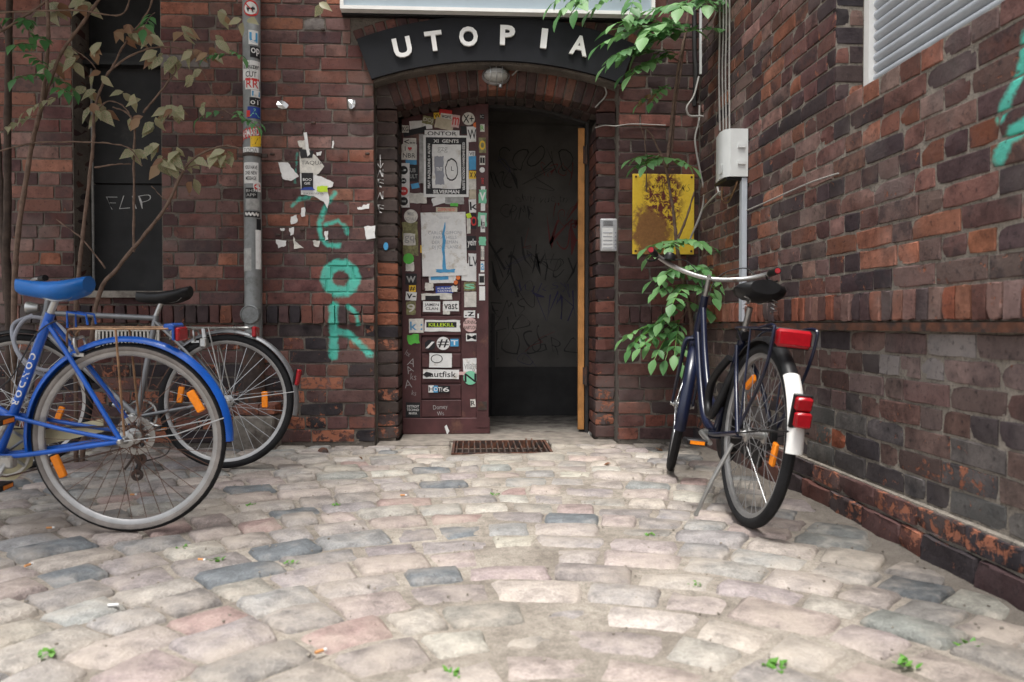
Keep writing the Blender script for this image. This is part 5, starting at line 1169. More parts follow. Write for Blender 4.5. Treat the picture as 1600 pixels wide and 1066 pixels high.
# ================================================================== downpipe
Yp = -.075; pc = W(395, 300, Yp); pr_ = .054; pxc = lambda py: W(393+py*.0065, py, Yp).x
pxm = W(394.5, 260, Yp).x
dp = thing('downpipe', 'grey zinc downpipe with stickers running down the left of the facade', 'downpipe', (pxm, Yp, .30))
zj = wz(245, Yp); zlow = wz(538, Yp)
MB().lathe([(pr_,zlow),(pr_,zj),(pr_+.003,zj+.002),(pr_+.003,zj+.055),(pr_,zj+.06),(pr_,6.3)], 28, 'z', (pxm,Yp,0)).build('pipe', M['zinc'], dp)
mb = MB().lathe([(pr_+.004,zj-.02),(pr_+.006,zj-.016),(pr_+.006,zj+.0),(pr_+.004,zj+.004)], 28, 'z', (pxm,Yp,0)); mb.cbox((pxm-.075,Yp,zj-.008),(.035,.02,.022)).cbox((pxm+.075,Yp,zj-.008),(.035,.02,.022)).tube([(pxm,Yp+.05,zj-.008),(pxm,.02,zj-.008)], .006, 6).build('pipe_clamp', M['iron'], dp)
zi = wz(628, Yp)
MB().lathe([(.066,zi-.02),(.066,zlow-.02),(.076,zlow-.015),(.076,zlow+.03),(.066,zlow+.035),(.055,zlow+.036)], 28, 'z', (pxm,Yp,0)).build('iron_base_pipe', M['iron'], dp)
zc_ = wz(492, Yp-.06); MB().lathe([(.058,.045),(.060,-.004),(.054,-.010),(.050,-.003),(.002,-.002)], 28, 'y', (pxm-.006, Yp-.06, zc_)).build('inspection_cap', M['zinc'], dp)
Ppx = lambda x, y: (360+x/2.538, y/2.538)
def wrap_patch(x0, y0_, x1, y1_, mat, text=None, tmat='black', rot=0, rr=pr_+.0009, shape='rect', name='sticker', parent=None, tb=.01):
    a, b = Ppx(x0, y1_), Ppx(x1, y0_); A_, B_ = W(*a, Yp-pr_*.8), W(*b, Yp-pr_*.8)
    if zj-.03 < (A_.z+B_.z)/2 < zj+.075: rr += .004
    cl = lambda v: max(-.97, min(.97, (v-pxm)/rr)); t0, t1 = math.asin(cl(A_.x)), math.asin(cl(B_.x)); layer[0] += 1; rr += (layer[0] % 7)*.00012
    if shape == 'disc':
        ctr = ((t0+t1)/2, (A_.z+B_.z)/2); rad = abs(B_.z-A_.z)/2; n = 20; vs = [(ctr[0], ctr[1])]+[(ctr[0]+rad/rr*math.cos(2*math.pi*k/n), ctr[1]+rad*math.sin(2*math.pi*k/n)) for k in range(n)]; fs = [(0, 1+k, 1+(k+1)%n) for k in range(n)]
    else:
        n = 6; vs = []; ca = math.tan(R(rot))
        for j in range(2):
            for i in range(n+1): t = t0+(t1-t0)*i/n; vs.append((t, (A_.z, B_.z)[j]+(t-(t0+t1)/2)*rr*ca))
        fs = [(i, i+1, n+2+i, n+1+i) for i in range(n)]
    P_ = [(pxm+rr*math.sin(t), Yp-rr*math.cos(t), z) for t, z in vs]
    o = MB().add(P_, fs).build(name, M[mat], parent or dp, sharp=None)
    if text: lettering('print', text, (pxm+(t0+t1)/2*(rr+.0006), 0, (A_.z+B_.z)/2), (t1-t0)*rr*.84, abs(B_.z-A_.z)*.7, M[tmat], o, bold=tb, wrap=(pxm, Yp, rr+.0006), rot=R(rot))
    return o
for s in [(74,122,107,178,'paper','u','blue',0),(80,185,114,228,'black','op','paper',0),(48,242,116,318,'paper','kreuzer\nCUT','black',0),(60,312,110,356,'paper','RR','red',0),(60,312,110,320,'red',None,'red',0),(84,358,113,386,'paper','N','blue',0),(78,388,117,420,'black','oT','paper',0),
          (70,425,116,470,'navy','A','mint',0),(66,440,80,466,'red',None,'red',0),(42,508,113,548,'red','AHMARD','paper',12),(82,540,117,582,'yellow','Z','black',10),(50,585,110,613,'paper','TOQA','greyp',0),(54,645,109,728,'paper','YOU HAVE\nONE NEW\nMESSAGE','black',0),(92,722,119,760,'paper','e','red',0),
          (60,746,106,786,'black','BHZ\nAPP','greyp',0),(55,838,113,862,'black','~~~~','paper',-2),(104,868,122,912,'black',None,'navy',0),(101,912,122,1068,'paper',None,'black',0),(62,790,112,832,'greyp',None,'black',0),(50,985,85,1075,'greyp',None,'black',4)]:
    wrap_patch(*s)
o = wrap_patch(48, 3, 112, 67, 'red', shape='disc'); wrap_patch(55, 10, 105, 60, 'paper', shape='disc', rr=pr_+.0018, name='print', parent=o)
dogs = [(-.55,-.15),(-.6,.15),(-.45,.1),(-.2,.2),(.2,.2),(.45,.5),(.5,.25),(.75,.15),(.6,-.02),(.45,-.05),(.45,-.6),(.3,-.6),(.25,-.1),(-.25,-.1),(-.35,-.55),(-.5,-.5)]
cc_ = W(*Ppx(80, 35), Yp-pr_); q = .036; rr = pr_+.0032
MB().add([(pxm+rr*math.sin((cc_.x+q*a-pxm)/rr), Yp-rr*math.cos((cc_.x+q*a-pxm)/rr), cc_.z+q*b) for a, b in dogs], [tuple(range(len(dogs)))]).build('print', M['black'], o)
rr += .0006; MB().add([(pxm+rr*math.sin((cc_.x+a-pxm)/rr), Yp-rr*math.cos((cc_.x+a-pxm)/rr), cc_.z+b) for a, b in [(-.036,.030),(-.030,.036),(0,.003),(.036,-.030),(.030,-.036),(0,-.003)]], [(0,1,2,5),(5,2,3,4)]).build('print', M['red'], o)
# concrete footing of the pipe
ft = thing('pipe_footing', 'crumbling concrete and brick footing under the iron pipe', 'footing', (pxm, -.08, 0))
xa, xb = wx(368,-.12), wx(432,-.12); zf = wz(628, -.12)
mb = MB()
mb.cbox(((xa+xb)/2, -.10, zf*.36-.04), (xb-xa, .20, zf*.72+.08), bev=.012).build('block', M['concrete'], ft)
for i, (c0, c1) in enumerate(((xa, xa+.15), (xa+.155, xb))):
    V, F = brick_geo(c1-c0, zf*.24, rng, .8, .16, 2.2); P_ = [Vector(((c0+c1)/2+a, -.175-d*1.0, zf*.86+b)) for a, b, d in V]
    mb = MB(); mb.v = P_; mb.f = F; mb.build('brick', M['brick'], ft, sharp=14, attrs={'bcol': [(.17,.07,.05,1)]*len(P_), 'bpar': [(.8,.1,.3,1)]*len(P_)})
# vent under the window
vg = thing('vent_grille', 'pale slotted ventilation grille under the boarded window', 'grille', (wx(200), 0, wz(529)))
xa, xb, za, zb = wx(150), wx(250), wz(545), wz(514)
MB().box((xa,-.016,za),(xb,.01,za+.015)).box((xa,-.016,zb-.015),(xb,.01,zb)).box((xa,-.016,za+.015),(xa+.015,.01,zb-.015)).box((xb-.015,-.016,za+.015),(xb,.01,zb-.015)).build('frame', M['offwhite'], vg)
MB().box((xa+.01,-.006,za+.01),(xb-.01,.004,zb-.01)).build('backing', M['blackp'], vg); o0 = None
for i in range(16):
    x = xa+.025+(xb-xa-.05)*i/15
    if o0 is None: o0 = MB().box((x-.005,-.014,za+.012),(x+.005,-.003,zb-.012)).build('slat', M['offwhite'], vg)
    else: o = o0.copy(); col.objects.link(o); o.location.x = o0.location.x+x-xa-.025
# ---- torn paper on the wall
def wallpaper(pts, mat='paper', Z=Ppx, y=-.0045, name='torn_paper', jag=2):
    P_ = []
    for (a, b), (c, d) in zip(pts, pts[1:]+pts[:1]):
        for i in range(3): t = i/3; P_.append((a+(c-a)*t+(rng.uniform(-jag,jag) if i else 0), b+(d-b)*t+(rng.uniform(-jag,jag) if i else 0)))
    layer[0] += 1; yy = y-(layer[0] % 9)*.0003
    return patch(back, [(W(*Z(*p), yy).x, W(*Z(*p), yy).z) for p in P_], yy, M[mat], name, .0012)
wallpaper([(190,645),(228,645),(250,672),(272,700),(240,718),(208,710),(198,680)]); o = wallpaper([(275,600),(300,575),(320,600),(345,625),(372,660),(350,690),(340,695),(276,690)], 'offwhite')
wallpaper([(276,690),(340,695),(370,705),(410,725),(405,740),(385,745),(392,800),(385,828),(370,800),(330,778),(280,772)], 'paper', y=-.006)
wallpaper([(290,527),(303,525),(316,612),(306,622)], 'paper', y=-.007); wallpaper([(266,560),(296,555),(300,590),(275,585)], 'offwhite'); wallpaper([(272,590),(330,600),(325,625),(280,628)], 'black', y=-.0062)
o = wallpaper([(282,686),(328,686),(328,752),(282,752)], 'black', y=-.0088, jag=0); c = W(*Ppx(305,720), -.012); lettering('print', 'BOO\nGIE', (c.x, -.0133, c.z), .055, .04, M['paper'], o); patch(o, [(c.x-.05,c.z-.055),(c.x+.05,c.z-.055),(c.x+.03,c.z-.035),(c.x-.02,c.z-.038)], -.0131, M['navy'], 'print', .0003)
c = W(*Ppx(325,647), -.012); lettering('print', 'TAQUA', (c.x, -.0115, c.z), .14, .028, M['black'], back, bold=-.01)
c = W(*Ppx(330,766), -.012); lettering('print', 'exzentrik', (c.x, -.0115, c.z), .13, .016, M['greyp'], back)
patch(back, torn(c.x+.02, c.z+.01, c.x+.09, c.z+.045, .006, 0, 4), -.0112, M['lime'], 'torn_paper', .0004)
for pts in ([(250,938),(262,960),(292,985),(252,988)], [(281,826),(296,824),(297,858),(282,860)], [(502,820),(520,822),(530,812),(552,808),(550,828),(508,832)], [(240,860),(262,852),(266,880),(240,890)], [(233,905),(252,900),(250,930),(238,935)], [(326,955),(355,955),(350,980),(335,978)], [(372,920),(388,915),(388,950),(375,955)], [(180,950),(222,955),(220,975),(190,985)], [(530,900),(575,895),(575,945),(540,950)], [(402,560),(410,560),(408,588),(402,588)], [(340,605),(362,600),(358,618),(345,620)], [(198,905),(214,905),(214,916),(200,915)]):
    wallpaper(pts, rng.choice(('paper','offwhite')), jag=3)
for (x, y) in ((206,417),(483,414)):
    c = W(*Ppx(x, y), -.01); mb = MB(); vs = [(c.x+.035*math.cos(t)*rng.uniform(.6,1.2), -.008-rng.uniform(0,.018), c.z+.035*math.sin(t)*rng.uniform(.6,1.2)) for t in [k*.785 for k in range(8)]]
    mb.add([(c.x, -.022, c.z)]+vs, [(0, 1+k, 1+(k+1)%8) for k in range(8)]).build('foil_scrap', M['alu'], back, sharp=5)
for (x, y) in ((167,612),(543,610),(285,912),(190,932),(368,117),(330,488)):
    c = W(*Ppx(x, y), 0); MB().cbox((c.x, -.002, c.z), (.028,.012,.014), bev=.003).build('rusty_plug', M['iron'], back)
# pale paint patches sit in the brick colours; a green one
# ================================================================== right corner fittings
ic = thing('intercom', 'silver door intercom with name plates on the right pier', 'intercom', (wx(950,.11), .11, wz(366,.11)))
xa, xb, za, zb = wx(937,.11), wx(963.5,.11), wz(392,.11), wz(341,.11)
MB().cbox(((xa+xb)/2, .105, (za+zb)/2), (xb-xa, .026, zb-za), bev=.004).build('housing', M['alu'], ic)
MB().box((xa+.012,.0895,za+.012),(xb-.028,.0925,zb-.06)).build('name_plate', M['paper'], ic)
for i in range(5):
    z = za+.022+i*.025; MB().cbox(((xa+xb)/2-.008,.0885,z),(.062,.002,.004)).build('print', M['greytext'], ic); MB().lathe([(.005,-.004),(.005,.004)],10,'y',(xb-.013,.0895,z)).build('button', M['greytext'], ic)
for i in range(4): MB().box((xa+.02,.0900,zb-.045+i*.008),(xb-.03,.0925,zb-.042+i*.008)).build('speaker_slot', M['black'], ic)
yp = thing('yellow_plate', 'yellow painted metal plate with rust and dark figure by the corner', 'plate', (wx(1036,-.02), -.02, wz(332,-.02)))
xa, xb, za, zb = wx(988,-.03), wx(1084,-.03), wz(396,-.03), wz(269,-.03)
MB().cbox(((xa+xb)/2, -.022, (za+zb)/2), (xb-xa, .014, zb-za), bev=.002).build('sheet', M['yplate'], yp)
c = W(1042, 292, -.03); lettering('print', 'ALPTERUCKS', (c.x, -.0305, c.z), .30, .045, M['barkdark'], yp, rot=R(-4), bold=-.03, hand=.06)
for (x, z) in ((xa+.02,za+.02),(xb-.02,za+.02),(xa+.02,zb-.02),(xb-.02,zb-.02)): MB().lathe([(.008,-.006),(.006,.0)],8,'y',(x,-.0285,z)).build('screw', M['rust'], yp)
bxm = thing('junction_box', 'pale plastic junction box on the side wall by the corner', 'junction box', (X_R-.05, RW(1148,240).y, RW(1148,240).z))
p0 = RW(1160, 206, X_R); p1 = RW(1160, 276, X_R)
yb0, yb1 = RW(1168,240).y-.02, RW(1168,240).y+.22; zt0, zt1 = wz(277, RW(1160,270).y), wz(203, RW(1160,206).y)
ymid = (yb0+yb1)/2
prof = [(X_R-.004, yb0), (X_R-.10, yb0), (X_R-.125, yb0+.03), (X_R-.13, yb0+.09), (X_R-.11, yb1-.02), (X_R-.09, yb1), (X_R-.004, yb1)]
mb = MB(); n = len(prof); mb.add([(x, y, z) for z in (zt0, zt1) for x, y in prof], [(k, (k+1)%n, n+(k+1)%n, n+k) for k in range(n)]+[tuple(range(n-1,-1,-1)), tuple(range(n,2*n))]).build('housing', M['boxgrey'], bxm, sharp=40)
MB().cbox((X_R-.068, ymid, zt0-.008), (.10, yb1-yb0-.03, .018), bev=.003).build('base', M['blackp'], bxm)
for k in (.25,.6): MB().box((X_R-.06, yb0-.008, zt0+k*(zt1-zt0)), (X_R-.02, yb0-.0005, zt0+k*(zt1-zt0)+.02)).build('clip', M['boxgrey'], bxm)
MB().cbox((X_R-.1315, yb0+.07, zt0+.05), (.004,.05,.05), bev=.0018).build('print', M['boxgrey'], bxm)
def conduit(label, X, pxx, pya, pyb, r, mat='cable', sq=False, cat='conduit'):
    y = RW(pxx, 400, X).y; za, zb = RW(pxx, pyb, X).z, RW(pxx, pya, X).z
    mb = MB()
    if sq: mb.cbox((X, y, (za+zb)/2), (.03, r*2, zb-za), bev=.003)
    else: mb.tube([(X, y, za), (X, y, zb)], r, 10)
    return tag(mb.build('conduit' if cat == 'conduit' else 'cable', M[mat], None, loc=(X, y, za)), label, cat)
conduit('grey square cable duct running down the side wall below the junction box', X_R-.018, 1161, 279, 503, .022, 'shutter', True)
def cable(label, pts, r, mat='cable'):
    mb = MB().tube(smooth_path(pts, 7), r, 6); return tag(mb.build('cable', M[mat], None, loc=pts[0]), label, 'cable')
for i, (dx, lab) in enumerate(((0,'first'),(5.5,'second'),(10,'third'),(15,'fourth'))):
    cable('thin grey cable, %s from the corner in the upright bundle above the junction box' % lab, [RW(1124+dx, -260, X_R-.012), RW(1125+dx, 20, X_R-.012), RW(1124+dx*1.02+rng.uniform(-1,1), 110, X_R-.014), RW(1125+dx, 205, X_R-.013)], .005 if i else .006)
cable('pale round conduit standing in the corner above the yellow plate', [W(1095, -200, -.03), W(1095, 60, -.03), W(1095, 116, -.03)], .0105, 'boxgrey')
cable('thick black cable hanging in the corner beside the pale conduit', [W(1086, -200, -.02), W(1085, 60, -.02), W(1087, 110, -.025), W(1085, 166, -.02)], .014, 'cabledark')
cable('grey cable loop curling out of the corner towards the cable bundle', [W(1092,120,-.03), W(1084,150,-.06), W(1073,168,-.08), W(1078,181,-.08), W(1098,182,-.08), W(1118,190,-.10), W(1131,206,-.12)], .006)
cable('long grey cable hanging slack in the corner over the yellow plate', [W(1093,165,-.04), W(1092,190,-.06), W(1086,220,-.07), W(1094,268,-.07), W(1100,300,-.08), W(1096,330,-.09), W(1079,372,-.09)], .006)
cable('grey cable drooping from the junction box down to the sapling', [RW(1127,255,X_R-.05), RW(1120,280,X_R-.05), RW(1124,304,X_R-.05), RW(1130,300,X_R-.05), RW(1122,302,X_R-.06), W(1100,325,-.16), W(1088,352,-.14), W(1078,375,-.11)], .006)
cable('tangled end of brown cable hanging under the junction box', [RW(1130,279,X_R-.06), RW(1128,310,X_R-.06), RW(1138,316,X_R-.05), RW(1150,290,X_R-.05), RW(1152,280,X_R-.04), RW(1146,300,X_R-.03), RW(1134,312,X_R-.03)], .005, 'wire')
cable('white cable sagging along the side wall to the right of the duct', [RW(1167,329,X_R-.012), RW(1195,317,X_R-.016), RW(1235,299,X_R-.016), RW(1270,284,X_R-.014), RW(1310,271,X_R-.010)], .0035)
cable('thin stapled wire crossing the right pier below the arch', [W(930,200,.10), W(945,196,.10), W(962,197,-.008), W(990,194,-.010), W(1040,196,-.012)], .0035)
# ================================================================== saplings
leafm = {}
def leaf_mesh(mt, kind):
    if (mt, kind) in leafm: return leafm[(mt, kind)]
    st = [(0,.02),(.15,.55),(.38,1),(.62,.85),(.85,.4),(1,.0)] if kind == 0 else [(0,.02),(.2,.7),(.45,1),(.7,.6),(.88,.22),(1,.0)]
    vs = []; fs = []; hw = .30 if kind == 0 else .27
    for i, (t, w_) in enumerate(st):
        z = -.22*t*t*(1+kind*.8)
        vs += [(t, -hw*w_, z+.10*w_*hw*2), (t, 0, z-.02*w_), (t, hw*w_, z+.10*w_*hw*2)]
    for i in range(len(st)-1):
        for k in (0,1): fs.append((i*3+k, i*3+k+1, (i+1)*3+k+1, (i+1)*3+k))
    me = bpy.data.meshes.new('leaf'); me.from_pydata(vs, [], fs); me.polygons.foreach_set('use_smooth', [True]*len(fs)); me.materials.append(M[mt]); leafm[(mt, kind)] = me; return me
def leaf(parent, p, d, up, size, mt, kind=0):
    d = Vector(d).normalized(); s = Vector(up).cross(d); s = s.normalized() if s.length > 1e-4 else d.orthogonal().normalized(); n = d.cross(s)
    o = bpy.data.objects.new('leaf', leaf_mesh(mt, kind)); col.objects.link(o); o.parent = parent
    m = Matrix((d*size, s*size*rng.uniform(.85,1.15), n*size)).transposed().to_4x4(); m.translation = Vector(p)-world_loc(parent); o.matrix_basis = m; return o
def frond(parent, tw, p, d, L, nl, size, mt, kind=0, droop=.5, mt2=None):
    p = Vector(p); d = Vector(d).normalized(); pts = [p]; n = nl+1
    for i in range(n): d = (d+Vector((0,0,-droop/n))).normalized(); pts.append(pts[-1]+d*L/n)
    tw.tube(pts, [.0022]*len(pts), 4)
    for i in range(1, n+1):
        dd = (pts[i]-pts[i-1]).normalized(); sd = dd.cross(Vector((0,0,1))); sd = sd.normalized() if sd.length > .01 else Vector((1,0,0))
        if i == n: leaf(parent, pts[i], dd+Vector((0,0,-.2)), (0,0,1), size*1.1, mt, kind)
        else:
            for s in (-1,1):
                if rng.random() < .93: leaf(parent, pts[i], dd*rng.uniform(.4,.9)+sd*s*rng.uniform(.7,1)+Vector((0,0,rng.uniform(-.5,.1))), Vector((rng.uniform(-.4,.4), rng.uniform(-.4,.4)-.3, 1)), size*rng.uniform(.75,1.1)*(1-.03*i), mt2 if mt2 and rng.random() < .4 else mt, kind)
def sapling(name, label, base, stems, fronds, bark, group='saplings growing along the walls'):
    t = thing(name, label, 'tree', base, group=group)
    for i, (pts, r0, r1) in enumerate(stems):
        q = smooth_path(pts, 6); m = len(q)
        if i == 0: q[0] = Vector(q[0])
        rs = [r0+(r1-r0)*k/(m-1)+.0012*math.sin(k*1.9) for k in range(m)]; mb = MB(); mb.tube([p+Vector((rng.uniform(-.002,.002),0,rng.uniform(-.002,.002))) for p in q], rs, 8); mb.build('trunk' if i == 0 else 'branch', M[bark], t, sharp=80)
    tw = MB()
    for f in fronds: frond(t, tw, *f)
    if tw.v: tag(tw.build('leaf_stalks', M['weed' if bark == 'bark' and name == 'corner_sapling' else 'bark'], t), kind='stuff')
    return t
YR = -.22
rp = lambda x, y, Y=YR: W(x, y, Y)
bs_ = G(1088, 672); base = Vector((bs_.x, -.24, -.02))
fr_list = []
def fan(px, py, Y, dirs, L, n, size, mt, kind=0, droop=.5, mt2=None): 
    for d in dirs: fr_list.append((rp(px, py, Y), d, L*rng.uniform(.85,1.15), n, size, mt, kind, droop, mt2))
# top crown hanging into the picture
fan(1072, 50, -.30, [(-1,-.2,-.12),(-.9,-.6,-.05),(-.55,-.75,.1),(.5,-.6,0),(-.9,.0,.28)], .40, 5, 0.122, 'leafR')
fan(1060, 85, -.30, [(-1,-.3,-.15),(-.8,-.5,-.2),(-.7,-.1,.15)], .40, 6, 0.109, 'leafR')
fan(1020, 70, -.38, [(-1,-.25,-.22),(-.7,-.5,-.1)], .36, 6, 0.109, 'leafR')
fan(1080, 10, -.32, [(-1,-.4,.0),(-.4,-.8,-.1),(.6,-.5,-.1),(-.7,.1,-.35),(.2,-.9,.2)], .42, 5, 0.128, 'leafR')
fan(930, -30, -.34, [(-.8,-.3,-.55),(-.5,-.5,-.6),(-1,-.2,-.3)], .34, 5, 0.109, 'leafR')
fan(1000, -25, -.32, [(-.9,-.3,-.3),(-.3,-.6,-.5)], .36, 5, 0.109, 'leafR')
fan(1046, 132, -.28, [(-.9,-.2,-.3),(-.5,-.5,-.3)], .24, 4, 0.070, 'leafR', 0, .5, 'deadleaf')
# small cluster over the plate
fan(1035, 246, -.25, [(-1,-.2,-.05),(-.6,-.6,-.1),(.6,-.6,-.1),(-.9,-.4,.15)], .22, 4, 0.090, 'leafR')
# lower clusters
fan(1058, 376, -.26, [(-.9,-.4,.05),(-.8,-.3,-.2),(-.4,-.8,0),(.7,-.5,.05),(.3,-.8,.1)], .24, 4, 0.090, 'leafR')
fan(1070, 420, -.27, [(-1,-.3,-.05),(-.8,-.5,-.2),(-.6,-.7,.1),(.7,-.5,-.1),(.4,-.8,-.2),(.1,-.9,.2)], .28, 4, 0.092, 'leafR')
fan(1072, 470, -.27, [(-.9,-.3,-.35),(-.7,-.6,-.2),(.6,-.6,-.2)], .28, 4, 0.087, 'leafR')
fan(1062, 500, -.28, [(-1,-.3,-.12),(-.9,-.5,-.3),(-.6,-.6,-.4),(-.3,-.8,-.3)], .34, 4, 0.092, 'leafR')
fan(1030, 505, -.30, [(-1,-.2,-.1),(-.8,-.4,-.35)], .24, 4, 0.084, 'leafR')
fan(1110, 430, -.30, [(.7,-.5,-.1),(.5,-.7,.1),(.1,-.9,-.1)], .20, 4, 0.077, 'leafR')
fan(1040, 40, -.36, [(-1,-.3,-.1),(-.8,-.5,.1),(-.5,-.8,-.2)], .44, 6, .11, 'leafR')
fan(1100, 0, -.36, [(.5,-.7,-.1),(-.2,-.9,-.2),(.8,-.3,-.2)], .30, 4, .11, 'leafR')
fan(1075, 445, -.29, [(-.9,-.5,.1),(-.5,-.8,-.1),(.2,-.9,0)], .30, 4, .09, 'leafR')
fan(1058, 515, -.30, [(-.8,-.5,-.05),(-.5,-.7,-.5),(-.1,-.8,-.4)], .30, 4, .09, 'leafR')
sapling('corner_sapling', 'leafy green sapling growing in the corner behind the dark bicycle', base,
    [([base, rp(1089,600), rp(1080,500), rp(1064,420), rp(1057,380), rp(1054,347), rp(1046,292), rp(1037,252), rp(1018,210)], .017, .006),
     ([rp(1042,262), rp(1046,220), rp(1052,165), rp(1062,95), rp(1073,40), rp(1080,-60)], .011, .008), ([rp(1048,250,-.2), rp(1051,215,-.2), rp(1056,160,-.2), rp(1064,110,-.2), rp(1070,60,-.2)], .008, .005),
     ([rp(1058,376), rp(1073,339), rp(1085,299)], .009, .005), ([rp(1018,210), rp(1008,200)], .005, .003), ([rp(1010,300,-.2), rp(1009,240,-.2), rp(1006,212,-.2), rp(1001,198,-.2)], .004, .003),
     ([rp(1076,480), rp(1062,500), rp(1040,505), rp(1020,503,-.3)], .005, .002), ([rp(1062,95), rp(1030,85,-.3), rp(1000,82,-.36)], .005, .002), ([rp(1080,-20), rp(1000,-28,-.32), rp(930,-32,-.34)], .006, .003), ([rp(1085,480,-.26), rp(1094,430,-.28), rp(1099,388,-.28)], .006, .004)],
    fr_list, 'bark')
# left trees
lp_ = lambda x, y, Y=-.55: W(x, y, Y)
fr_list = []
Yl = -.62
def tuft(px, py, n, Y=Yl, size=.098, mts=('leafL','leafL','leafL','deadleaf')):
    pts = []
    for i in range(n):
        a = rng.uniform(0, 2*math.pi); tuf.append((lp_(px+rng.uniform(-9,9), py+rng.uniform(-6,6), Y+rng.uniform(-.04,.04)), Vector((math.cos(a), math.sin(a)*.7-.2, rng.uniform(-1.1,-.25))), size*rng.uniform(.7,1.15), rng.choice(mts)))
tuf = []
for a in [(215,45,6),(236,52,5),(200,52,4),(150,72,4),(282,45,4),(248,85,5),(268,92,4),(310,115,3),(305,82,5),(330,80,4),(150,165,4),(157,172,4),(215,185,3),(197,143,2),(215,150,2),(262,165,6),(275,172,5),(250,180,3),(245,230,5),(255,255,6),(262,250,5),(275,235,4),(206,238,4),(303,250,3),(330,248,4),(345,238,5),(358,240,4),(155,115,3),(142,142,4),(80,100,4),(75,15,4),(135,5,5),(105,75,4),(115,92,4),(95,10,4),(315,165,2),(247,191,2),(300,278,2),(190,45,4),(345,20,3),(330,60,2),(380,30,3),(505,5,2)]: tuft(*a)
tg = [(40,40,'leafG'),(55,62,'leafG'),(30,30,'leafG'),(75,118,'leafG'),(85,140,'leafG'),(70,78,'leafG'),(100,150,'leafL'),(45,85,'leafG'),(60,180,'leafL'),(242,20,'leafG'),(355,78,'leafG'),(362,85,'leafG'),(350,172,'leafG'),(375,185,'leafG')]
treeA = [([Vector((lp_(14,640,-.55).x, -.55, -.02)), lp_(15,500), lp_(10,400), lp_(12,300), lp_(12,180), lp_(14,60), lp_(18,-80), lp_(40,-300)], .024, .016), ([lp_(12,470,-.5), lp_(3,330,-.45), lp_(-4,200,-.45)], .022, .014), ([lp_(12,60), lp_(-20,10)], .006, .004), ([lp_(18,-80), Vector((-2.55,-1.3,3.3)), Vector((-2.3,-2.1,3.8)), Vector((-2.1,-2.8,4.1))], .016, .008)]  # last limb is unseen, added to reach the shading crown
t1 = sapling('slender_tree', 'slender upright tree trunk at the far left edge beside the wall', treeA[0][0][0], treeA, [(lp_(x, y, -.6), (rng.uniform(-1,1), -.5, rng.uniform(-.3,.1)), .24, 4, .075, m_, 1, .6) for x, y, m_ in tg[:4]], 'barkdark')
b2 = Vector((lp_(20,640,-.7).x, -.7, -.02))
t2 = sapling('slender_tree', 'thin brown tree leaning right, with green leaf sprays at top left', b2,
    [([b2, lp_(22,500,-.7), lp_(25,400,-.7), lp_(38,300,-.7), lp_(51,222,-.7), lp_(66,158,-.7), lp_(75,68,-.7), lp_(74,0,-.7), lp_(70,-90,-.7), lp_(90,-260,-.7)], .016, .008), ([lp_(58,190,-.7), lp_(90,95,-.66), lp_(120,48,-.66), lp_(152,4,-.66), lp_(190,-60,-.66)], .010, .007),
     ([lp_(0,50,-.7), lp_(40,25,-.7), lp_(75,0,-.7)], .007, .006), ([lp_(-10,20,-.8), lp_(60,17,-.8), lp_(130,17,-.8), lp_(188,23,-.8), lp_(205,-8,-.8)], .005, .004), ([lp_(0,236,-.72), lp_(51,224,-.72), lp_(118,222,-.72), lp_(169,224,-.72), lp_(203,233,-.72), lp_(222,260,-.72)], .0045, .003)],
    [(lp_(x, y, -.74), (rng.uniform(-1,1), -.5, rng.uniform(-.3,.1)), .22, 4, .075, m_, 1, .6) for x, y, m_ in tg[2:10]], 'bark')
b3 = Vector((lp_(118,600,Yl).x, Yl, -.02))
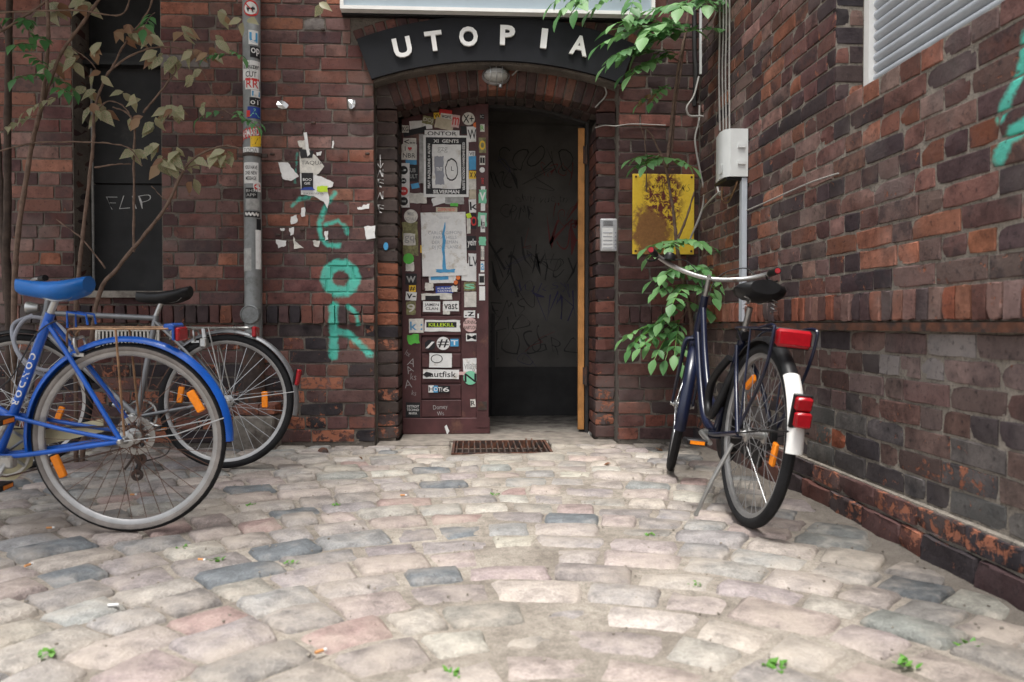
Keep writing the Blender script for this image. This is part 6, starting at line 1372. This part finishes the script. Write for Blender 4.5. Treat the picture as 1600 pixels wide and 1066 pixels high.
t3 = sapling('slender_tree', 'spindly many-stemmed tree with browned variegated leaves before the boarded window', b3,
    [([b3, lp_(118,500,Yl), lp_(124,418,Yl), lp_(131,355,Yl), lp_(140,276,Yl), lp_(146,220,Yl), lp_(147,177,Yl), lp_(158,138,Yl), lp_(173,110,Yl), lp_(209,85,Yl), lp_(252,73,Yl), lp_(300,80,Yl)], .013, .004),
     ([b3+Vector((.03,0,0)), lp_(150,480,Yl), lp_(185,418,Yl), lp_(236,355,Yl), lp_(264,315,Yl), lp_(288,264,Yl), lp_(315,240,Yl), lp_(351,228,Yl), lp_(374,232,Yl)], .014, .004),
     ([lp_(209,394,Yl), lp_(209,330,Yl), lp_(209,250,Yl), lp_(209,195,Yl), lp_(196,175,Yl), lp_(176,168,Yl)], .008, .004), ([lp_(147,177,Yl), lp_(170,158,Yl), lp_(195,168,Yl), lp_(209,195,Yl)], .004,.003), ([lp_(224,176,Yl), lp_(245,150,Yl), lp_(265,125,Yl), lp_(275,105,Yl), lp_(262,85,Yl)], .006, .003), ([lp_(288,264,Yl), lp_(320,256,Yl), lp_(340,262,Yl)], .004, .002),
     ([lp_(112,75,Yl), lp_(140,95,Yl), lp_(155,118,Yl)], .004,.002), ([lp_(148,262,Yl), lp_(180,257,Yl), lp_(205,256,Yl)], .005, .003), ([lp_(165,420,Yl), lp_(130,375,Yl), lp_(88,343,Yl)], .005, .003), ([lp_(264,315,Yl), lp_(250,305,Yl), lp_(236,290,Yl)], .003, .002), ([lp_(330,140,Yl), lp_(345,168,Yl), lp_(370,184,Yl)], .003, .002), ([lp_(300,80,Yl), lp_(318,115,Yl), lp_(330,140,Yl)], .003, .002), ([lp_(173,110,Yl), lp_(200,60,Yl), lp_(230,20,Yl), lp_(250,-40,Yl)], .006, .004)],
    [(lp_(x, y, Yl), (rng.uniform(-1,1), -.5, rng.uniform(-.3,.1)), .15, 3, .060, m_, 1, .6) for x, y, m_ in tg[10:]]+[(lp_(372,186,Yl), (.9,-.3,.0), .14, 3, .055, 'leafG', 1, .4), (lp_(372,186,Yl), (.2,-.6,.2), .14, 3, .055, 'leafG', 1, .4)], 'bark')
for p, d, s, mt in tuf: leaf(t3, p, d, Vector((rng.uniform(-.6,.6), -1, .3)), s, mt, 1)
def crown(tree, c, rad, n, size, mt):                 # unseen leaf mass overhead, added to shade the ground on the left
    mb = MB(); c = Vector(c)
    for _ in range(n):
        q = Vector((rng.gauss(0,1), rng.gauss(0,1), rng.gauss(0,1))).normalized(); q = c + Vector((q.x*rad[0], q.y*rad[1], q.z*rad[2]))*rng.random()**.4
        d = Vector((rng.uniform(-1,1), rng.uniform(-1,1), rng.uniform(-.9,.2))).normalized(); s_ = d.orthogonal().normalized(); k = size*rng.uniform(.6,1.3)
        mb.add([q, q+d*k*.5+s_*k*.26, q+d*k, q+d*k*.5-s_*k*.26], [(0,1,2,3)])
    tag(mb.build('crown', M[mt], tree, sharp=None), kind='stuff')
crown(t1, (-3.0,-1.3,3.95), (1.1,1.2,.75), 2600, .15, 'leafG')
crown(t1, (-2.0,-2.75,4.05), (1.15,1.15,.75), 3200, .15, 'leafG')  # unseen crown added out over the bicycles to shade them
crown(t2, (-2.2,-1.5,4.0), (1.1,1.3,.7), 2600, .15, 'leafG')
crown(t3, (-1.6,-.8,3.9), (.6,.6,.55), 600, .14, 'leafL')
# ================================================================== small things on the paving
def onground(px, py): p = G(px, py, 0); return Vector((p.x, p.y, gz(p.x, p.y)))
weedspots = [(262,917,'beside the small cobbles left of centre',.04),(335,875,'below the blue bicycle wheel',.045),(395,790,'right of the blue bicycle wheel',.03),(525,788,'halfway to the door',.03),(1015,833,'in the middle of the paving',.03),(1212,1040,'at the lower edge right of centre',.05),(1415,1038,'at the lower right',.05),(70,1025,'at the lower left',.045),(705,1052,'at the lower edge',.035),(455,878,'left of the centre line',.028),(1570,930,'against the side wall',.06),(1510,1010,'among dark stones near the side wall',.045),(285,855,'under the bicycle wheel rim',.035),(775,772,'before the drain',.028),(1085,910,'right of centre',.028)]
for px, py, lab, s in weedspots:
    p = onground(px, py); t = thing('weed', 'tiny green weed tuft growing %s' % lab, 'weed', p+Vector((0,0,0)), group='weeds in the cobble joints')
    for k in range(11): a = rng.uniform(0, 6.28); o = leaf(t, p+Vector((rng.uniform(-.02,.02), rng.uniform(-.02,.02), -.004)), (math.cos(a), math.sin(a), rng.uniform(.3,1.6)), (0,0,1), s*.62*rng.uniform(.5,1.0), 'weed', 0); o.name = 'blade'
for px, py, lab, rz in [(78,829,'below the blue bicycle stand',10),(44,886,'at the left edge of the paving',70),(315,876,'right of the front weed tuft',-20),(176,948,'pale one on the left cobbles',5),(630,775,'before the drain grate',0),(500,1026,'orange one at the lower edge of the picture',40),(208,775,'inside the blue bicycle wheel',0)]:
    p = onground(px, py)+Vector((0,0,.008)); d = Vector((math.cos(R(rz)), math.sin(R(rz)), 0)); t = thing('cigarette_butt', 'cigarette butt on the cobbles, %s' % lab, 'cigarette butt', p, group='cigarette butts')
    MB().tube([p-d*.012, p+d*.008], .004, 8).build('filter', M['butt' if 'pale' not in lab else 'paper'], t); MB().tube([p+d*.0081, p+d*.016], .0038, 8).build('paper', M['paper'], t)
for i, (px, py, lab, s) in enumerate([(1025,702,'left of the dark bicycle front wheel',.07),(1052,700,'behind the dark bicycle front wheel',.06),(955,728,'right of the drain',.045),(250,690,'behind the blue bicycle hub',.09),(90,672,'beside the cream chain guard',.10),(560,716,'near the pier foot',.035)]):
    p = onground(px, py)+Vector((0,0,.012)); a = rng.uniform(0,6.28)
    t = bpy.data.objects.new('fallen_leaf', leaf_mesh('deadleaf', i % 2)); col.objects.link(t); t.location = p; t.rotation_euler = (rng.uniform(-.2,.2), rng.uniform(-.1,.3), a); t.scale = (s, s, s*1.6); tag(t, 'dry brown leaf lying %s' % lab, 'leaf', 'fallen leaves')
# rubble
def rock(px, py, s, mat, label, cat='stone'):
    p = onground(px, py); mb = MB(); mb.lathe([(s*.5,-.3*s),(s*.62,.05*s),(s*.45,.4*s),(s*.12,.55*s)], 9, 'z', p); mb.v = [(v[0]+s*.15*noise.noise(Vector(v)*60), v[1]+s*.15*noise.noise(Vector(v)*50), v[2]) for v in mb.v]
    tag(mb.build('stone_chunk', M[mat], None, loc=p, sharp=20), label, cat)
rock(925, 674, .055, 'offwhite', 'pale stone chunk lying at the foot of the right pier'); rock(505, 704, .05, 'rust', 'small rusty stub of iron on the paving by the left wall', 'stub')
mb = MB()
for _ in range(900):
    x, y = rng.uniform(-2.2,1.45), rng.uniform(-3.4,-.05); 
    if DR[0]-.02 < x < DR[1]+.02 and DR[2]-.02 < y < DR[3]+.02: continue
    s = rng.uniform(.0014,.0040); c = Vector((x, y, gz(x, y)+.003-(.0 if rng.random() < .5 else .006))); a = rng.uniform(0,3)
    mb.cbox(c, (s*2,s*1.4,s*1.2), Matrix.Rotation(a,3,'Z') @ Matrix.Rotation(a*2,3,'X'))
tag(mb.build('gravel', M['sand'], None), 'fine grit and gravel scattered over the cobbles', 'gravel', kind='stuff')
